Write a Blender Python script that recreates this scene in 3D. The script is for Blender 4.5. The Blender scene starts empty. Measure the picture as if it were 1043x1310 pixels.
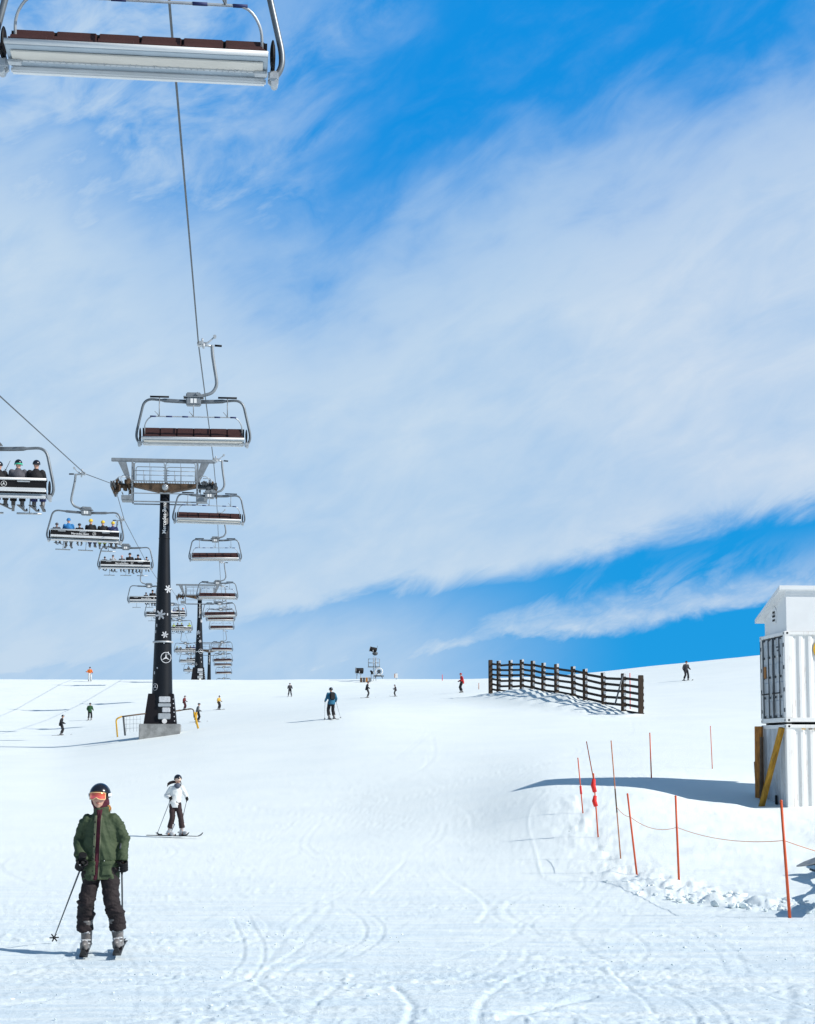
import bpy, bmesh, math, random
import numpy as np
from mathutils import Vector, Matrix, Euler, Quaternion
from mathutils.bvhtree import BVHTree
random.seed(5)
R = math.radians
SC = bpy.context.scene
COL = SC.collection
# ------------------------------------------------------------------ camera model (pixels of the 1043 x 1310 photograph)
F, CX, HOR, PITCH = 2000.0, 521.5, 960.0, R(5)
CY = HOR - F * math.tan(PITCH)
def P(px, py, D):
    r = (px - CX) / F; u = (CY - py) / F
    y = math.cos(PITCH) - u * math.sin(PITCH); z = math.sin(PITCH) + u * math.cos(PITCH)
    k = D / y
    return Vector((r * k, D, z * k))
cam = bpy.data.cameras.new('camera'); camo = bpy.data.objects.new('camera', cam); COL.objects.link(camo)
camo.rotation_euler = (math.pi / 2 + PITCH, 0, 0)
cam.sensor_fit = 'VERTICAL'; cam.sensor_height = 36; cam.lens = 36 * F / 1310
cam.shift_y = (CY - 655) / 1310; cam.clip_end = 6000; cam.clip_start = 0.1
SC.camera = camo

# ------------------------------------------------------------------ materials
def mat(name, c, rough=.6, metal=0., var=.0, scale=5., bump=0., bscale=40., c2=None, coat=0., spec=None, stretch=None):
    m = bpy.data.materials.new(name); m.use_nodes = True
    nt = m.node_tree; N = nt.nodes; L = nt.links; b = N['Principled BSDF']
    b.inputs['Base Color'].default_value = (*c, 1); b.inputs['Roughness'].default_value = rough; b.inputs['Metallic'].default_value = metal
    if coat: b.inputs['Coat Weight'].default_value = coat
    if spec is not None: b.inputs['Specular IOR Level'].default_value = spec
    if var or bump or c2:
        tc = N.new('ShaderNodeTexCoord'); mp = N.new('ShaderNodeMapping'); L.new(tc.outputs['Object'], mp.inputs[0])
        if stretch: mp.inputs['Scale'].default_value = stretch
        n = N.new('ShaderNodeTexNoise'); n.inputs['Scale'].default_value = scale; n.inputs['Detail'].default_value = 6; n.inputs['Roughness'].default_value = .65
        L.new(mp.outputs[0], n.inputs['Vector'])
        r = N.new('ShaderNodeValToRGB'); r.color_ramp.elements[0].position = .33; r.color_ramp.elements[1].position = .68
        d = c2 if c2 else tuple(max(0, x * (1 - var)) for x in c)
        r.color_ramp.elements[0].color = (*d, 1); r.color_ramp.elements[1].color = (*c, 1)
        L.new(n.outputs['Fac'], r.inputs[0]); L.new(r.outputs[0], b.inputs['Base Color'])
        if bump:
            n2 = N.new('ShaderNodeTexNoise'); n2.inputs['Scale'].default_value = bscale; n2.inputs['Detail'].default_value = 4
            L.new(mp.outputs[0], n2.inputs['Vector'])
            bp = N.new('ShaderNodeBump'); bp.inputs['Strength'].default_value = bump; bp.inputs['Distance'].default_value = .02
            L.new(n2.outputs['Fac'], bp.inputs['Height']); L.new(bp.outputs[0], b.inputs['Normal'])
    return m
M = dict(
    steel=mat('galvanised_steel', (.30, .33, .36), .5, .35, .35, 6, .1, 60),
    steel_light=mat('light_steel', (.52, .55, .58), .42, .35, .25, 5),
    steel_dark=mat('dark_steel', (.10, .115, .13), .55, .3, .4, 8),
    tubing=mat('bail_tube_steel', (.20, .225, .25), .42, .45, .3, 4),
    rust=mat('rusty_steel', (.16, .10, .06), .8, .1, .6, 5, .2, 30),
    alu=mat('brushed_aluminium', (.74, .75, .76), .42, .15, .15, 3, stretch=(.3, 1, 1)),
    cream=mat('cream_panel', (.68, .64, .58), .6, 0, .2, 1.5, stretch=(.5, 3, 3)),
    greyblue=mat('grey_panel', (.42, .49, .55), .55, 0, .2, 2),
    brown=mat('brown_vinyl', (.075, .026, .022), .5, 0, .3, 6, .1, 80),
    black=mat('black_rubber', (.008, .008, .010), .6, 0, .3, 8, spec=.2),
    panel=mat('black_panel', (.012, .010, .012), .45, 0, .3, 6, spec=.25),
    navy=mat('navy_foam', (.02, .03, .12), .7),
    pole=mat('black_tower_paint', (.006, .008, .013), .42, 0, .35, 1.2, .05, 15, spec=.3),
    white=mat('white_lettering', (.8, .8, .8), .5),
    decal=mat('pale_decal', (.62, .64, .68), .5, 0, .3, 10),
    concrete=mat('concrete', (.34, .35, .35), .9, 0, .5, 2.5, .3, 20),
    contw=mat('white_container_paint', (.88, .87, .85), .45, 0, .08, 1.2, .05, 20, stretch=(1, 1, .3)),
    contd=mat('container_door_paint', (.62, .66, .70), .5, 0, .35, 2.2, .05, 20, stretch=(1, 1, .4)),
    shed=mat('white_shed_board', (.80, .81, .82), .5, 0, .08, 1),
    yellow=mat('yellow_paint', (.75, .42, .02), .5, 0, .25, 8),
    timber=mat('weathered_timber', (.075, .046, .030), .85, 0, .6, 3, .4, 25, stretch=(6, 6, 1)),
    rail=mat('dark_fence_board', (.026, .018, .014), .85, 0, .6, 3, .4, 25, stretch=(1, 6, 6)),
    prop=mat('orange_brown_timber', (.60, .24, .04), .7, 0, .6, 4, .2, 25, stretch=(5, 5, 1)),
    propy=mat('yellow_timber', (.70, .36, .03), .7, 0, .7, 2.5, .2, 25, stretch=(5, 5, 1)),
    orange=mat('orange_plastic', (.72, .10, .02), .45, 0, .2, 12),
    bamboo=mat('stained_bamboo', (.62, .20, .07), .6, 0, .5, 14),
    red=mat('red_cloth', (.75, .02, .015), .7),
    cord=mat('faded_red_cord', (.85, .34, .18), .8),
    skin=mat('skin', (.58, .33, .24), .55, 0, .08, 20),
    lip=mat('lips', (.42, .15, .13), .5),
    sole=mat('boot_plastic', (.20, .19, .19), .35, 0, .5, 14),
    bootw=mat('white_boot_plastic', (.68, .68, .70), .35, 0, .3, 14),
    helmet=mat('black_helmet_shell', (.012, .012, .018), .22, 0, .1, 6, coat=.5),
)
def rusty(m, amt):
    nt = m.node_tree; N = nt.nodes; L = nt.links; b = N['Principled BSDF']; src = b.inputs['Base Color'].links[0].from_socket
    tc = N.new('ShaderNodeTexCoord'); mp = N.new('ShaderNodeMapping'); mp.inputs['Scale'].default_value = (6, 6, 1.1); L.new(tc.outputs['Object'], mp.inputs[0])
    n = N.new('ShaderNodeTexNoise'); n.inputs['Scale'].default_value = 1.3; n.inputs['Detail'].default_value = 8; n.inputs['Roughness'].default_value = .7; L.new(mp.outputs[0], n.inputs['Vector'])
    r = N.new('ShaderNodeValToRGB'); r.color_ramp.elements[0].position = .57; r.color_ramp.elements[1].position = .76; r.color_ramp.elements[1].color = (amt, amt, amt, 1); L.new(n.outputs[0], r.inputs[0])
    x = N.new('ShaderNodeMix'); x.data_type = 'RGBA'; L.new(r.outputs[0], x.inputs[0]); L.new(src, x.inputs[6]); x.inputs[7].default_value = (.30, .17, .09, 1); L.new(x.outputs[2], b.inputs['Base Color'])
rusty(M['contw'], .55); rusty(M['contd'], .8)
def cloth(name, c, var=.35, sc=14):
    if name not in M: M[name] = mat(name, c, .85, 0, var, sc, .35, 45)
    return M[name]

# ------------------------------------------------------------------ object helpers
def tag(o, label=None, cat=None, group=None, kind=None):
    if label: o['label'] = label
    if cat: o['category'] = cat
    if group: o['group'] = group
    if kind: o['kind'] = kind
    return o
def thing(name, label, cat, loc=(0, 0, 0), rz=0, group=None):
    o = bpy.data.objects.new(name, None); COL.objects.link(o); o.empty_display_size = .2
    o.location = loc; o.rotation_euler = (0, 0, rz)
    return tag(o, label, cat, group)
def link(name, me, parent=None, m=None, loc=None, rot=None):
    o = bpy.data.objects.new(name, me); COL.objects.link(o)
    if m is not None:
        if not me.materials: me.materials.append(m)
        elif me.materials[0] != m:
            o.material_slots[0].link = 'OBJECT'; o.material_slots[0].material = m
    if parent: o.parent = parent
    if loc is not None: o.location = loc
    if rot is not None: o.rotation_euler = rot
    return o
def copy_tree(o, parent=None):
    c = o.copy(); COL.objects.link(c); c.parent = parent
    for ch in o.children: copy_tree(ch, c)
    return c
class MB:
    def __init__(s): s.v = []; s.f = []; s.sm = []
    def add(s, v, f, smooth=False):
        n = len(s.v); s.v += [tuple(x) for x in v]; s.f += [tuple(i + n for i in q) for q in f]; s.sm += [smooth] * len(f); return s
    def box(s, c, d, M_=None, bev=0):
        x, y, z = [k / 2 for k in d]
        if bev > 0:
            bm = bmesh.new(); bmesh.ops.create_cube(bm, size=1)
            bmesh.ops.scale(bm, vec=d, verts=bm.verts); bmesh.ops.bevel(bm, geom=bm.edges[:], offset=bev, segments=2, affect='EDGES')
            vs = [v.co.copy() for v in bm.verts]; fs = [[v.index for v in q.verts] for q in bm.faces]; bm.free()
        else:
            vs = [Vector((a * x, b * y, g * z)) for a in (-1, 1) for b in (-1, 1) for g in (-1, 1)]
            fs = [(0, 1, 3, 2), (4, 6, 7, 5), (0, 4, 5, 1), (2, 3, 7, 6), (0, 2, 6, 4), (1, 5, 7, 3)]
        if M_ is not None: vs = [M_ @ v for v in vs]
        return s.add([v + Vector(c) for v in vs], fs)
    def tube(s, pts, r, n=8, cap=True, sy=1.):
        pts = [Vector(p) for p in pts]; rs = r if isinstance(r, (list, tuple)) else [r] * len(pts)
        vs = []; fs = []; prev = None
        for i, p in enumerate(pts):
            a = pts[max(i - 1, 0)]; b = pts[min(i + 1, len(pts) - 1)]; t = (b - a).normalized()
            if prev is None: x = t.orthogonal().normalized() if abs(t.z) < .9 else (Vector((1, 0, 0)) - t * t.x).normalized()
            else:
                x = prev - t * prev.dot(t); x = x.normalized() if x.length > 1e-6 else t.orthogonal().normalized()
            prev = x; y = t.cross(x)
            for k in range(n):
                q = 2 * math.pi * k / n
                vs.append(p + (x * math.cos(q) + y * math.sin(q) * sy) * rs[i])
        for i in range(len(pts) - 1):
            for k in range(n):
                k2 = (k + 1) % n; fs.append((i * n + k, i * n + k2, (i + 1) * n + k2, (i + 1) * n + k))
        s.add(vs, fs, True)
        if cap:
            m = len(s.v) - len(vs); s.f.append(tuple(m + k for k in reversed(range(n)))); s.f.append(tuple(m + (len(pts) - 1) * n + k for k in range(n))); s.sm += [False, False]
        return s
    def ell(s, c, r, M_=None, nu=14, nv=9):
        c = Vector(c); vs = []; fs = []
        for j in range(1, nv):
            th = math.pi * j / nv
            for i in range(nu):
                ph = 2 * math.pi * i / nu
                v = Vector((r[0] * math.sin(th) * math.cos(ph), r[1] * math.sin(th) * math.sin(ph), r[2] * math.cos(th)))
                vs.append(c + (M_ @ v if M_ is not None else v))
        for j in range(nv - 2):
            for i in range(nu):
                a = j * nu + i; b = j * nu + (i + 1) % nu; fs.append((a, a + nu, b + nu, b))
        t = Vector((0, 0, r[2])); n = len(vs)
        vs.append(c + (M_ @ t if M_ is not None else t)); vs.append(c - (M_ @ t if M_ is not None else t))
        for i in range(nu):
            j = (i + 1) % nu; fs.append((i, j, n)); fs.append(((nv - 2) * nu + j, (nv - 2) * nu + i, n + 1))
        return s.add(vs, fs, True)
    def sections(s, secs, n=20, cap=True):
        # secs: (cx,cy,cz,rx,ry)
        vs = []; fs = []
        for (cx, cy, cz, rx, ry) in secs:
            for k in range(n):
                q = 2 * math.pi * k / n; vs.append((cx + rx * math.cos(q), cy + ry * math.sin(q), cz))
        for i in range(len(secs) - 1):
            for k in range(n):
                k2 = (k + 1) % n; fs.append((i * n + k, i * n + k2, (i + 1) * n + k2, (i + 1) * n + k))
        s.add(vs, fs, True)
        if cap:
            m = len(s.v) - len(vs); s.f.append(tuple(m + k for k in reversed(range(n)))); s.f.append(tuple(m + (len(secs) - 1) * n + k for k in range(n))); s.sm += [False, False]
        return s
    def prism(s, poly, y0, y1, M_=None):
        n = len(poly); vs = [Vector((a, y0, b)) for a, b in poly] + [Vector((a, y1, b)) for a, b in poly]
        if M_ is not None: vs = [M_ @ v for v in vs]
        fs = [tuple(range(n)), tuple(reversed(range(n, 2 * n)))] + [(i, i + n, (i + 1) % n + n, (i + 1) % n) for i in range(n)]
        return s.add(vs, fs)
    def mesh(s, name):
        me = bpy.data.meshes.new(name); me.from_pydata(s.v, [], s.f); me.polygons.foreach_set('use_smooth', s.sm); me.validate(); me.update()
        bm = bmesh.new(); bm.from_mesh(me); bmesh.ops.recalc_face_normals(bm, faces=bm.faces); bm.to_mesh(me); bm.free()
        return me
    def build(s, name, m, parent=None, **k): return link(name, s.mesh(name), parent, m, **k)
def smoothpts(pts, n=6):
    pts = [Vector(p) for p in pts]; out = []
    for i in range(len(pts) - 1):
        p0 = pts[max(i - 1, 0)]; p1 = pts[i]; p2 = pts[i + 1]; p3 = pts[min(i + 2, len(pts) - 1)]
        for k in range(n):
            t = k / n
            out.append(.5 * ((2 * p1) + (p2 - p0) * t + (2 * p0 - 5 * p1 + 4 * p2 - p3) * t * t + (3 * p1 - p0 - 3 * p2 + p3) * t ** 3))
    return out + [pts[-1]]
def fused(name, mb, voxel, smooth=4, fn=None):
    """overlapping closed shapes grown into ONE continuous skin"""
    me = mb.mesh(name); o = bpy.data.objects.new('t', me); COL.objects.link(o)
    r = o.modifiers.new('r', 'REMESH'); r.mode = 'VOXEL'; r.voxel_size = voxel; r.use_smooth_shade = True
    if smooth: q = o.modifiers.new('s', 'SMOOTH'); q.iterations = smooth; q.factor = .5
    dg = bpy.context.evaluated_depsgraph_get(); e = o.evaluated_get(dg); out = bpy.data.meshes.new_from_object(e)
    bpy.data.objects.remove(o); bpy.data.meshes.remove(me); out.name = name
    if fn:
        out.update(); nv = len(out.vertices); co = np.empty(nv * 3); no = np.empty(nv * 3)
        out.vertices.foreach_get('co', co); out.vertices.foreach_get('normal', no)
        co = co.reshape(-1, 3); no = no.reshape(-1, 3); co += no * fn(co)[:, None]; out.vertices.foreach_set('co', co.ravel()); out.update()
    out.polygons.foreach_set('use_smooth', [True] * len(out.polygons))
    return out

# ------------------------------------------------------------------ terrain
_rng = np.random.RandomState(11)
_lat = _rng.rand(512, 512).astype(np.float64)
def vnoise(x, y, s=0):
    x = x + 37.3 * s; y = y + 91.7 * s
    xi = np.floor(x).astype(int); yi = np.floor(y).astype(int); fx = x - xi; fy = y - yi
    fx = fx * fx * (3 - 2 * fx); fy = fy * fy * (3 - 2 * fy)
    g = lambda a, b: _lat[a & 511, b & 511]
    return (g(xi, yi) * (1 - fx) + g(xi + 1, yi) * fx) * (1 - fy) + (g(xi, yi + 1) * (1 - fx) + g(xi + 1, yi + 1) * fx) * fy - .5
def fbm(x, y, s=0, o=4):
    t = 0; a = 1
    for i in range(o): t = t + a * vnoise(x * 2 ** i, y * 2 ** i, s + i * 3); a *= .5
    return t
near_k = [(11, 1310), (16.7, 1225), (21, 1178), (28, 1134)]
colsP = {
    80: [(33, 1108), (42.5, 1072), (50, 1046), (60, 1018), (70, 990), (90, 957), (105, 949), (130, 939), (150, 922), (184, 880), (195, 868.5), (215, 869)],
    260: [(33, 1108), (42.5, 1072), (50, 1042), (60, 1008), (70, 975), (90, 931), (105, 927), (130, 919), (150, 908), (184, 878), (195, 869), (215, 871)],
    450: [(33, 1107), (42.5, 1068), (50, 1035), (60, 995), (70, 958), (90, 912), (105, 904), (130, 898), (150, 893), (184, 876), (195, 868), (215, 870)],
    600: [(33, 1106), (42.5, 1058), (46, 1034), (50, 1014), (60, 984), (70, 952), (90, 917), (105, 903), (120, 892), (130, 887), (150, 880), (184, 872), (195, 868.5), (215, 870)],
    700: [(33, 1103), (40, 1050), (43.5, 1020), (46, 1006), (50, 996), (60, 972), (70, 948), (90, 915), (105, 903), (120, 890), (135, 881), (150, 874), (184, 867), (200, 866), (215, 869)],
    820: [(33, 1098), (38, 1058), (42.5, 1024), (46, 1009), (50, 993), (60, 967), (70, 945), (90, 915), (105, 903), (120, 887), (135, 874), (150, 865), (184, 854), (195, 853), (215, 856)],
    1000: [(33, 1102), (42.5, 1047), (45.4, 1033), (48, 1022), (54, 984), (60, 965), (70, 945), (90, 912), (105, 892), (130, 863), (150, 846), (184, 836), (195, 836), (215, 840)]}
Dg = np.concatenate([np.arange(0, 260, .5)]); Ug = np.arange(-.30, .3001, .005)
rows = []
for px, kn in colsP.items():
    k = near_k + kn
    d = [0, 6] + [a for a, b in k] + [260]; h = [-1.72, -1.8] + [P(px, b, a).z for a, b in k]; h.append(h[-1] - 1.8)
    rows.append((P(px, 900, 1).x, np.interp(Dg, d, h)))
us = [a for a, b in rows]; T = np.array([b for a, b in rows])
TB = np.empty((len(Ug), len(Dg)))
for j in range(len(Dg)): TB[:, j] = np.interp(Ug, us, T[:, j])
def blur(A, ax, k):
    w = np.exp(-.5 * (np.arange(-3 * k, 3 * k + 1) / k) ** 2); w /= w.sum()
    return np.apply_along_axis(lambda v: np.convolve(np.pad(v, 3 * k, mode='edge'), w, 'valid'), ax, A)
TB = blur(TB, 0, 2)
TBs = blur(TB, 1, 7); TBn = blur(TB, 1, 2); wd = np.clip((Dg - 15) / 40, 0, 1)[None, :] ; TB = TBn * (1 - wd) + TBs * wd
far_d = np.array([0, 259, 312, 380, 500, 900, 2500]); far_h = np.array([0, 0, -3, -9, -25, -60, -160])
FD = [P(a, b, c) for a, b, c in ((627.6, 884.5, 120), (681, 888, 109), (748.5, 902, 99), (819.5, 915, 90))]
def H(x, D):
    x = np.asarray(x, float); D = np.asarray(D, float)
    Dc = np.clip(D, 0, 259.0); u = np.clip(x / np.maximum(D, 6), -.2999, .2949)
    a = (u + .30) / .005; i = np.floor(a).astype(int); fa = a - i; b = Dc / .5; j = np.minimum(np.floor(b).astype(int), len(Dg) - 2); fb = b - j
    z = (TB[i, j] * (1 - fa) + TB[i + 1, j] * fa) * (1 - fb) + (TB[i, j + 1] * (1 - fa) + TB[i + 1, j + 1] * fa) * fb
    z = z + np.interp(D, far_d, far_h)
    # drift banked against the snow fence
    t = np.clip((D - 90) / 30, 0, 1); fx = FD[3].x + (FD[0].x - FD[3].x) * t
    prof = np.interp(D, [92, 95, 99, 104, 110, 114, 119], [0, .28, .55, .85, .85, .55, 0]); w = x - fx
    z = z + prof * np.exp(-((w + .3) / np.where(w < -.3, 3.2, 1.6)) ** 2)
    # bank of shovelled snow in front of the containers' shade, hollow behind it
    z = z + .10 * np.exp(-((D - 43.7) / 1.0) ** 2) * np.clip((x - 3.5) / 3, 0, 1) * np.clip((9.9 - x) / .8, 0, 1)
    z = z - .30 * np.exp(-((D - 46.6) / 1.6) ** 2 - ((x - 9.4) / 1.5) ** 2)
    return z
def Hs(x, D): return float(H(np.array([x]), np.array([D]))[0])
def ground(px, py, dmin=8, dmax=230):
    D = dmin
    while D < dmax:
        p = P(px, py, D)
        if p.z <= Hs(p.x, D): return Vector((p.x, D, Hs(p.x, D)))
        D *= 1.004
    p = P(px, py, 192); return Vector((p.x, 192, Hs(p.x, 192)))
def build_snow():
    D = [-60, -30, -12, -4, 0, 3, 5, 6.5, 7.5, 8.3, 9]; d = 9
    while d < 232: d += min(.4, max(.035, 1.7 * d * d / (2000 * 2.1))); D.append(d)
    D += [240, 255, 270, 290, 312, 340, 380, 440, 500, 650, 900, 1400, 2400]; D = np.array(D)
    U = np.concatenate([[-14, -7, -4, -2.5, -1.5, -1, -.8, -.6, -.5, -.42, -.38, -.35, -.33, -.31], np.arange(-.30, .3001, .0009), [.31, .33, .35, .38, .42, .5, .6, .8, 1, 1.5, 2.5, 4, 7, 14]])
    X = U[None, :] * np.maximum(D, 6)[:, None]; Y = np.repeat(D[:, None], len(U), 1)
    Z = H(X, Y)
    nf = 1 / (1 + (Y / 45) ** 2)
    Z += .10 * fbm(X / 9, Y / 14, 1, 3) * np.clip(Y / 20, 0, 1)
    Z += .030 * fbm(X / 1.9 + Y * .05, Y / 2.6, 2, 3) / (1 + (Y / 26) ** 4)
    # skied-over ridges running with the traffic, crisp near the camera
    q = X * .35 + Y; p_ = X - .35 * Y
    Z += .020 * fbm(p_ / 1.9, q / .34, 3, 4) / (1 + (Y / 26) ** 4) + .012 * fbm(p_ / 5, q / 1.2, 53, 3) * nf
    Z += .013 * fbm(X / .30, Y / .17, 5, 3) / (1 + (Y / 22) ** 4) * (fbm(X / 2.5, Y / 3.5, 8, 2) > -.12)
    r = np.clip(fbm(X / .12, Y / .10, 9, 2) - .28, 0, 1) * np.clip(fbm(X / 1.8, Y / 2.2, 12, 2) + .15, 0, 1); nm = 1 / (1 + (Y / 27) ** 4); Z += .16 * r * nm + .012 * fbm(p_ / .55, q / .085, 14, 3) * nf
    nn = 1 / (1 + (Y / 19) ** 4); Z += (.016 * fbm(X / .075, Y / .07, 33, 2) + .030 * np.clip(fbm(X / .09, Y / .07, 35, 2) - .42, 0, 1) - .10 * np.clip(fbm(X / .14, Y / .08, 37, 2) - .48, 0, 1)) * nn * np.clip(.9 + 2.6 * fbm(X / 1.6, Y / 2.2, 39, 3), .1, 2)
    # churned bank along the boundary poles
    def polyd(pts):
        dd = np.full(X.shape, 9.0)
        for a, b in zip(pts[:-1], pts[1:]):
            i0, i1 = np.searchsorted(D, [min(a.y, b.y) - 2.5, max(a.y, b.y) + 2.5])
            vx, vy = b.x - a.x, b.y - a.y; l2 = vx * vx + vy * vy + 1e-9; xs = X[i0:i1]; ys = Y[i0:i1]
            t = np.clip(((xs - a.x) * vx + (ys - a.y) * vy) / l2, 0, 1)
            dd[i0:i1] = np.minimum(dd[i0:i1], np.hypot(xs - a.x - t * vx, ys - a.y - t * vy))
        return dd
    bank = [ground(*a) for a in ((738, 1022), (748, 1060), (770, 1095), (815, 1122), (865, 1140), (925, 1152), (1000, 1160), (1080, 1166))]
    db = polyd(bank); w = np.exp(-(db / .75) ** 2)
    ch = fbm(X / .32, Y / .36, 21, 4)
    Z += w * np.interp(Y, [20, 27, 32, 60], [1, 1, .45, .35]) * (.03 + .17 * np.maximum(ch, -.25) + .07 * np.clip(fbm(X / .16, Y / .15, 23, 2), -.1, .5) - .22 * np.clip(fbm(X / .2, Y / .14, 45, 2) - .36, 0, 1))
    w2 = np.clip((db < 6) * 1.0, 0, 1) * (X > np.interp(Y, [b.y for b in bank[::-1]], [b.x for b in bank[::-1]])) * (Y < 44) * (Y > 22)
    Z += w2 * (.05 * fbm(X / .8, Y / .9, 25, 3) - .10 * np.clip(fbm(X / .35, Y / .4, 28, 2) - .42, 0, 1))
    # lumpy drift surface under the fence
    fx = FD[3].x + (FD[0].x - FD[3].x) * np.clip((Y - 90) / 30, 0, 1); wf = np.exp(-((X - fx + 1) / 2.2) ** 2) * (Y > 88) * (Y < 118)
    Z += wf * (.24 * np.abs(fbm(X / 1.5, Y / 2.4, 31, 3)) + .02)
    # grooves: ski tracks
    def groove(pts, depth, width, rim=.35, raw=False):
        if not raw: depth *= .24; width *= .50
        pts = smoothpts([(a.x, a.y, 0) for a in pts], 5)
        for a, b in zip(pts[:-1], pts[1:]):
            m = width * 3
            i0, i1 = np.searchsorted(D, [min(a.y, b.y) - m, max(a.y, b.y) + m])
            if i1 <= i0: continue
            ym = .5 * (a.y + b.y); ul = (min(a.x, b.x) - m) / max(min(a.y, b.y), 6); ur = (max(a.x, b.x) + m) / max(min(a.y, b.y), 6)
            if ul < 0: ul *= 1.0
            j0, j1 = np.searchsorted(U, [ul - .004, ur + .004])
            xs = X[i0:i1, j0:j1]; ys = Y[i0:i1, j0:j1]
            vx, vy = b.x - a.x, b.y - a.y; l2 = vx * vx + vy * vy + 1e-9
            t = ((xs - a.x) * vx + (ys - a.y) * vy) / l2; inn = (t >= 0) & (t < 1)
            ds = ((xs - a.x) * vy - (ys - a.y) * vx) / math.sqrt(l2)
            Z[i0:i1, j0:j1] += (.45 + 1.2 * np.abs(fbm(xs / .35, ys / .35, 41, 2))) * inn * depth * (-np.exp(-(ds / width) ** 2) + rim * np.exp(-((ds - 1.7 * width) / width) ** 2))
    G = lambda L_: [ground(*a) for a in L_]
    for L_, dp, wi, *rw in [
        ([(-20, 1250), (60, 1233), (130, 1218), (230, 1210)], .05, .09), ([(-20, 1287), (60, 1276), (150, 1265), (245, 1252)], .06, .09),
        ([(470, 1188), (400, 1203), (348, 1232), (330, 1250), (345, 1268), (372, 1300)], .035, .06), ([(490, 1192), (425, 1207), (375, 1232), (358, 1250)], .03, .06),
        ([(780, 1228), (700, 1234), (650, 1252), (618, 1278), (610, 1310)], .05, .07), ([(640, 1302), (690, 1286), (760, 1270)], .09, .16),
        ([(778, 1232), (800, 1255), (822, 1272), (836, 1290)], .035, .05), ([(370, 1256), (450, 1250), (520, 1246), (640, 1240)], .03, .06),
        ([(570, 1120), (605, 1140), (624, 1160), (612, 1178)], .04, .09), ([(670, 1178), (655, 1195), (620, 1210), (560, 1228)], .035, .08),
        ([(700, 1012), (680, 1035), (676, 1058), (685, 1090), (690, 1112), (693, 1121)], -.014, .030, 1), ([(693, 1121), (735, 1138), (790, 1160), (850, 1168)], -.014, .028, 1),
        ([(420, 1028), (470, 1038), (540, 1052)], .05, .10), ([(520, 1100), (500, 1120), (478, 1142)], .04, .09), ([(955, 1262), (1000, 1275), (1050, 1295)], .04, .05),
        ([(505, 1258), (522, 1275), (528, 1290), (520, 1315)], .08, .07), ([(800, 1256), (900, 1258), (960, 1262)], .02, .04), ([(-10, 1160), (90, 1158), (200, 1163)], .02, .06),
        ([(330, 1310), (250, 1300), (160, 1308), (60, 1315)], .05, .08)]:
        groove(G(L_), dp, wi, 0 if rw else .35, bool(rw))
    rr = random.Random(3)
    for k in range(260):   # carved turns left by skiers
        x0 = rr.uniform(-9, 10); y0 = 10 + 62 * rr.random() ** 1.5; x0 *= y0 / 45 + .15; a = rr.gauss(.22, .22) if rr.random() < .45 else rr.gauss(1.3, .35) * rr.choice((1, -1, 1)); L_ = rr.uniform(3, 9) * (1 + y0 / 30); cv = rr.gauss(0, .22) / L_; pts = []
        for s_ in range(9):
            cv += rr.gauss(0, .008)
            pts.append(Vector((x0, y0, 0))); x0 += math.cos(a) * L_ / 8; y0 += math.sin(a) * L_ / 8; a += cv * L_ / 8 * 2
        if min(p.y for p in pts) < 9.5: continue
        dp = rr.uniform(.005, .018) * (1 if y0 < 24 else .9) ; wi = rr.uniform(.02, .045) * (1 + y0 / 40)
        groove(pts, dp * .45, wi * .8, .5, True)
        if rr.random() < .6: groove([p + Vector((.22, .05, 0)) for p in pts], dp * .45, wi * .8, .5, True)
    nR, nC = X.shape; co = np.stack([X, Y, Z], -1).reshape(-1, 3).astype(np.float32)
    idx = np.arange(nR * nC).reshape(nR, nC)
    f = np.stack([idx[:-1, :-1], idx[:-1, 1:], idx[1:, 1:], idx[1:, :-1]], -1).reshape(-1, 4).astype(np.int32)
    me = bpy.data.meshes.new('snow_ground'); me.vertices.add(len(co)); me.vertices.foreach_set('co', co.ravel())
    me.loops.add(f.size); me.loops.foreach_set('vertex_index', f.ravel()); me.polygons.add(len(f)); me.polygons.foreach_set('loop_start', np.arange(0, f.size, 4, dtype=np.int32))
    me.polygons.foreach_set('use_smooth', np.ones(len(f), dtype=bool)); me.update(); me.validate()
    m = bpy.data.materials.new('snow'); m.use_nodes = True; nt = m.node_tree; N = nt.nodes; L = nt.links; b = N['Principled BSDF']
    b.inputs['Roughness'].default_value = .65; b.inputs['Specular IOR Level'].default_value = .25
    tc = N.new('ShaderNodeTexCoord')
    n = N.new('ShaderNodeTexNoise'); n.inputs['Scale'].default_value = .35; n.inputs['Detail'].default_value = 7; L.new(tc.outputs['Object'], n.inputs['Vector'])
    r = N.new('ShaderNodeValToRGB'); r.color_ramp.elements[0].position = .35; r.color_ramp.elements[1].position = .6
    r.color_ramp.elements[0].color = (.83, .885, .88, 1); r.color_ramp.elements[1].color = (.86, .91, .895, 1); L.new(n.outputs[0], r.inputs[0]); L.new(r.outputs[0], b.inputs['Base Color'])
    # scraped, icy streaks among the looser snow where the piste is skied hardest
    mp = N.new('ShaderNodeMapping'); mp.inputs['Rotation'].default_value = (0, 0, R(-16)); mp.inputs['Scale'].default_value = (.55, 3.2, 1); L.new(tc.outputs['Object'], mp.inputs[0])
    ns = N.new('ShaderNodeTexNoise'); ns.inputs['Scale'].default_value = 1.0; ns.inputs['Detail'].default_value = 9; ns.inputs['Roughness'].default_value = .68; L.new(mp.outputs[0], ns.inputs['Vector'])
    rs = N.new('ShaderNodeValToRGB'); rs.color_ramp.elements[0].position = .40; rs.color_ramp.elements[1].position = .60; L.new(ns.outputs[0], rs.inputs[0])
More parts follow.
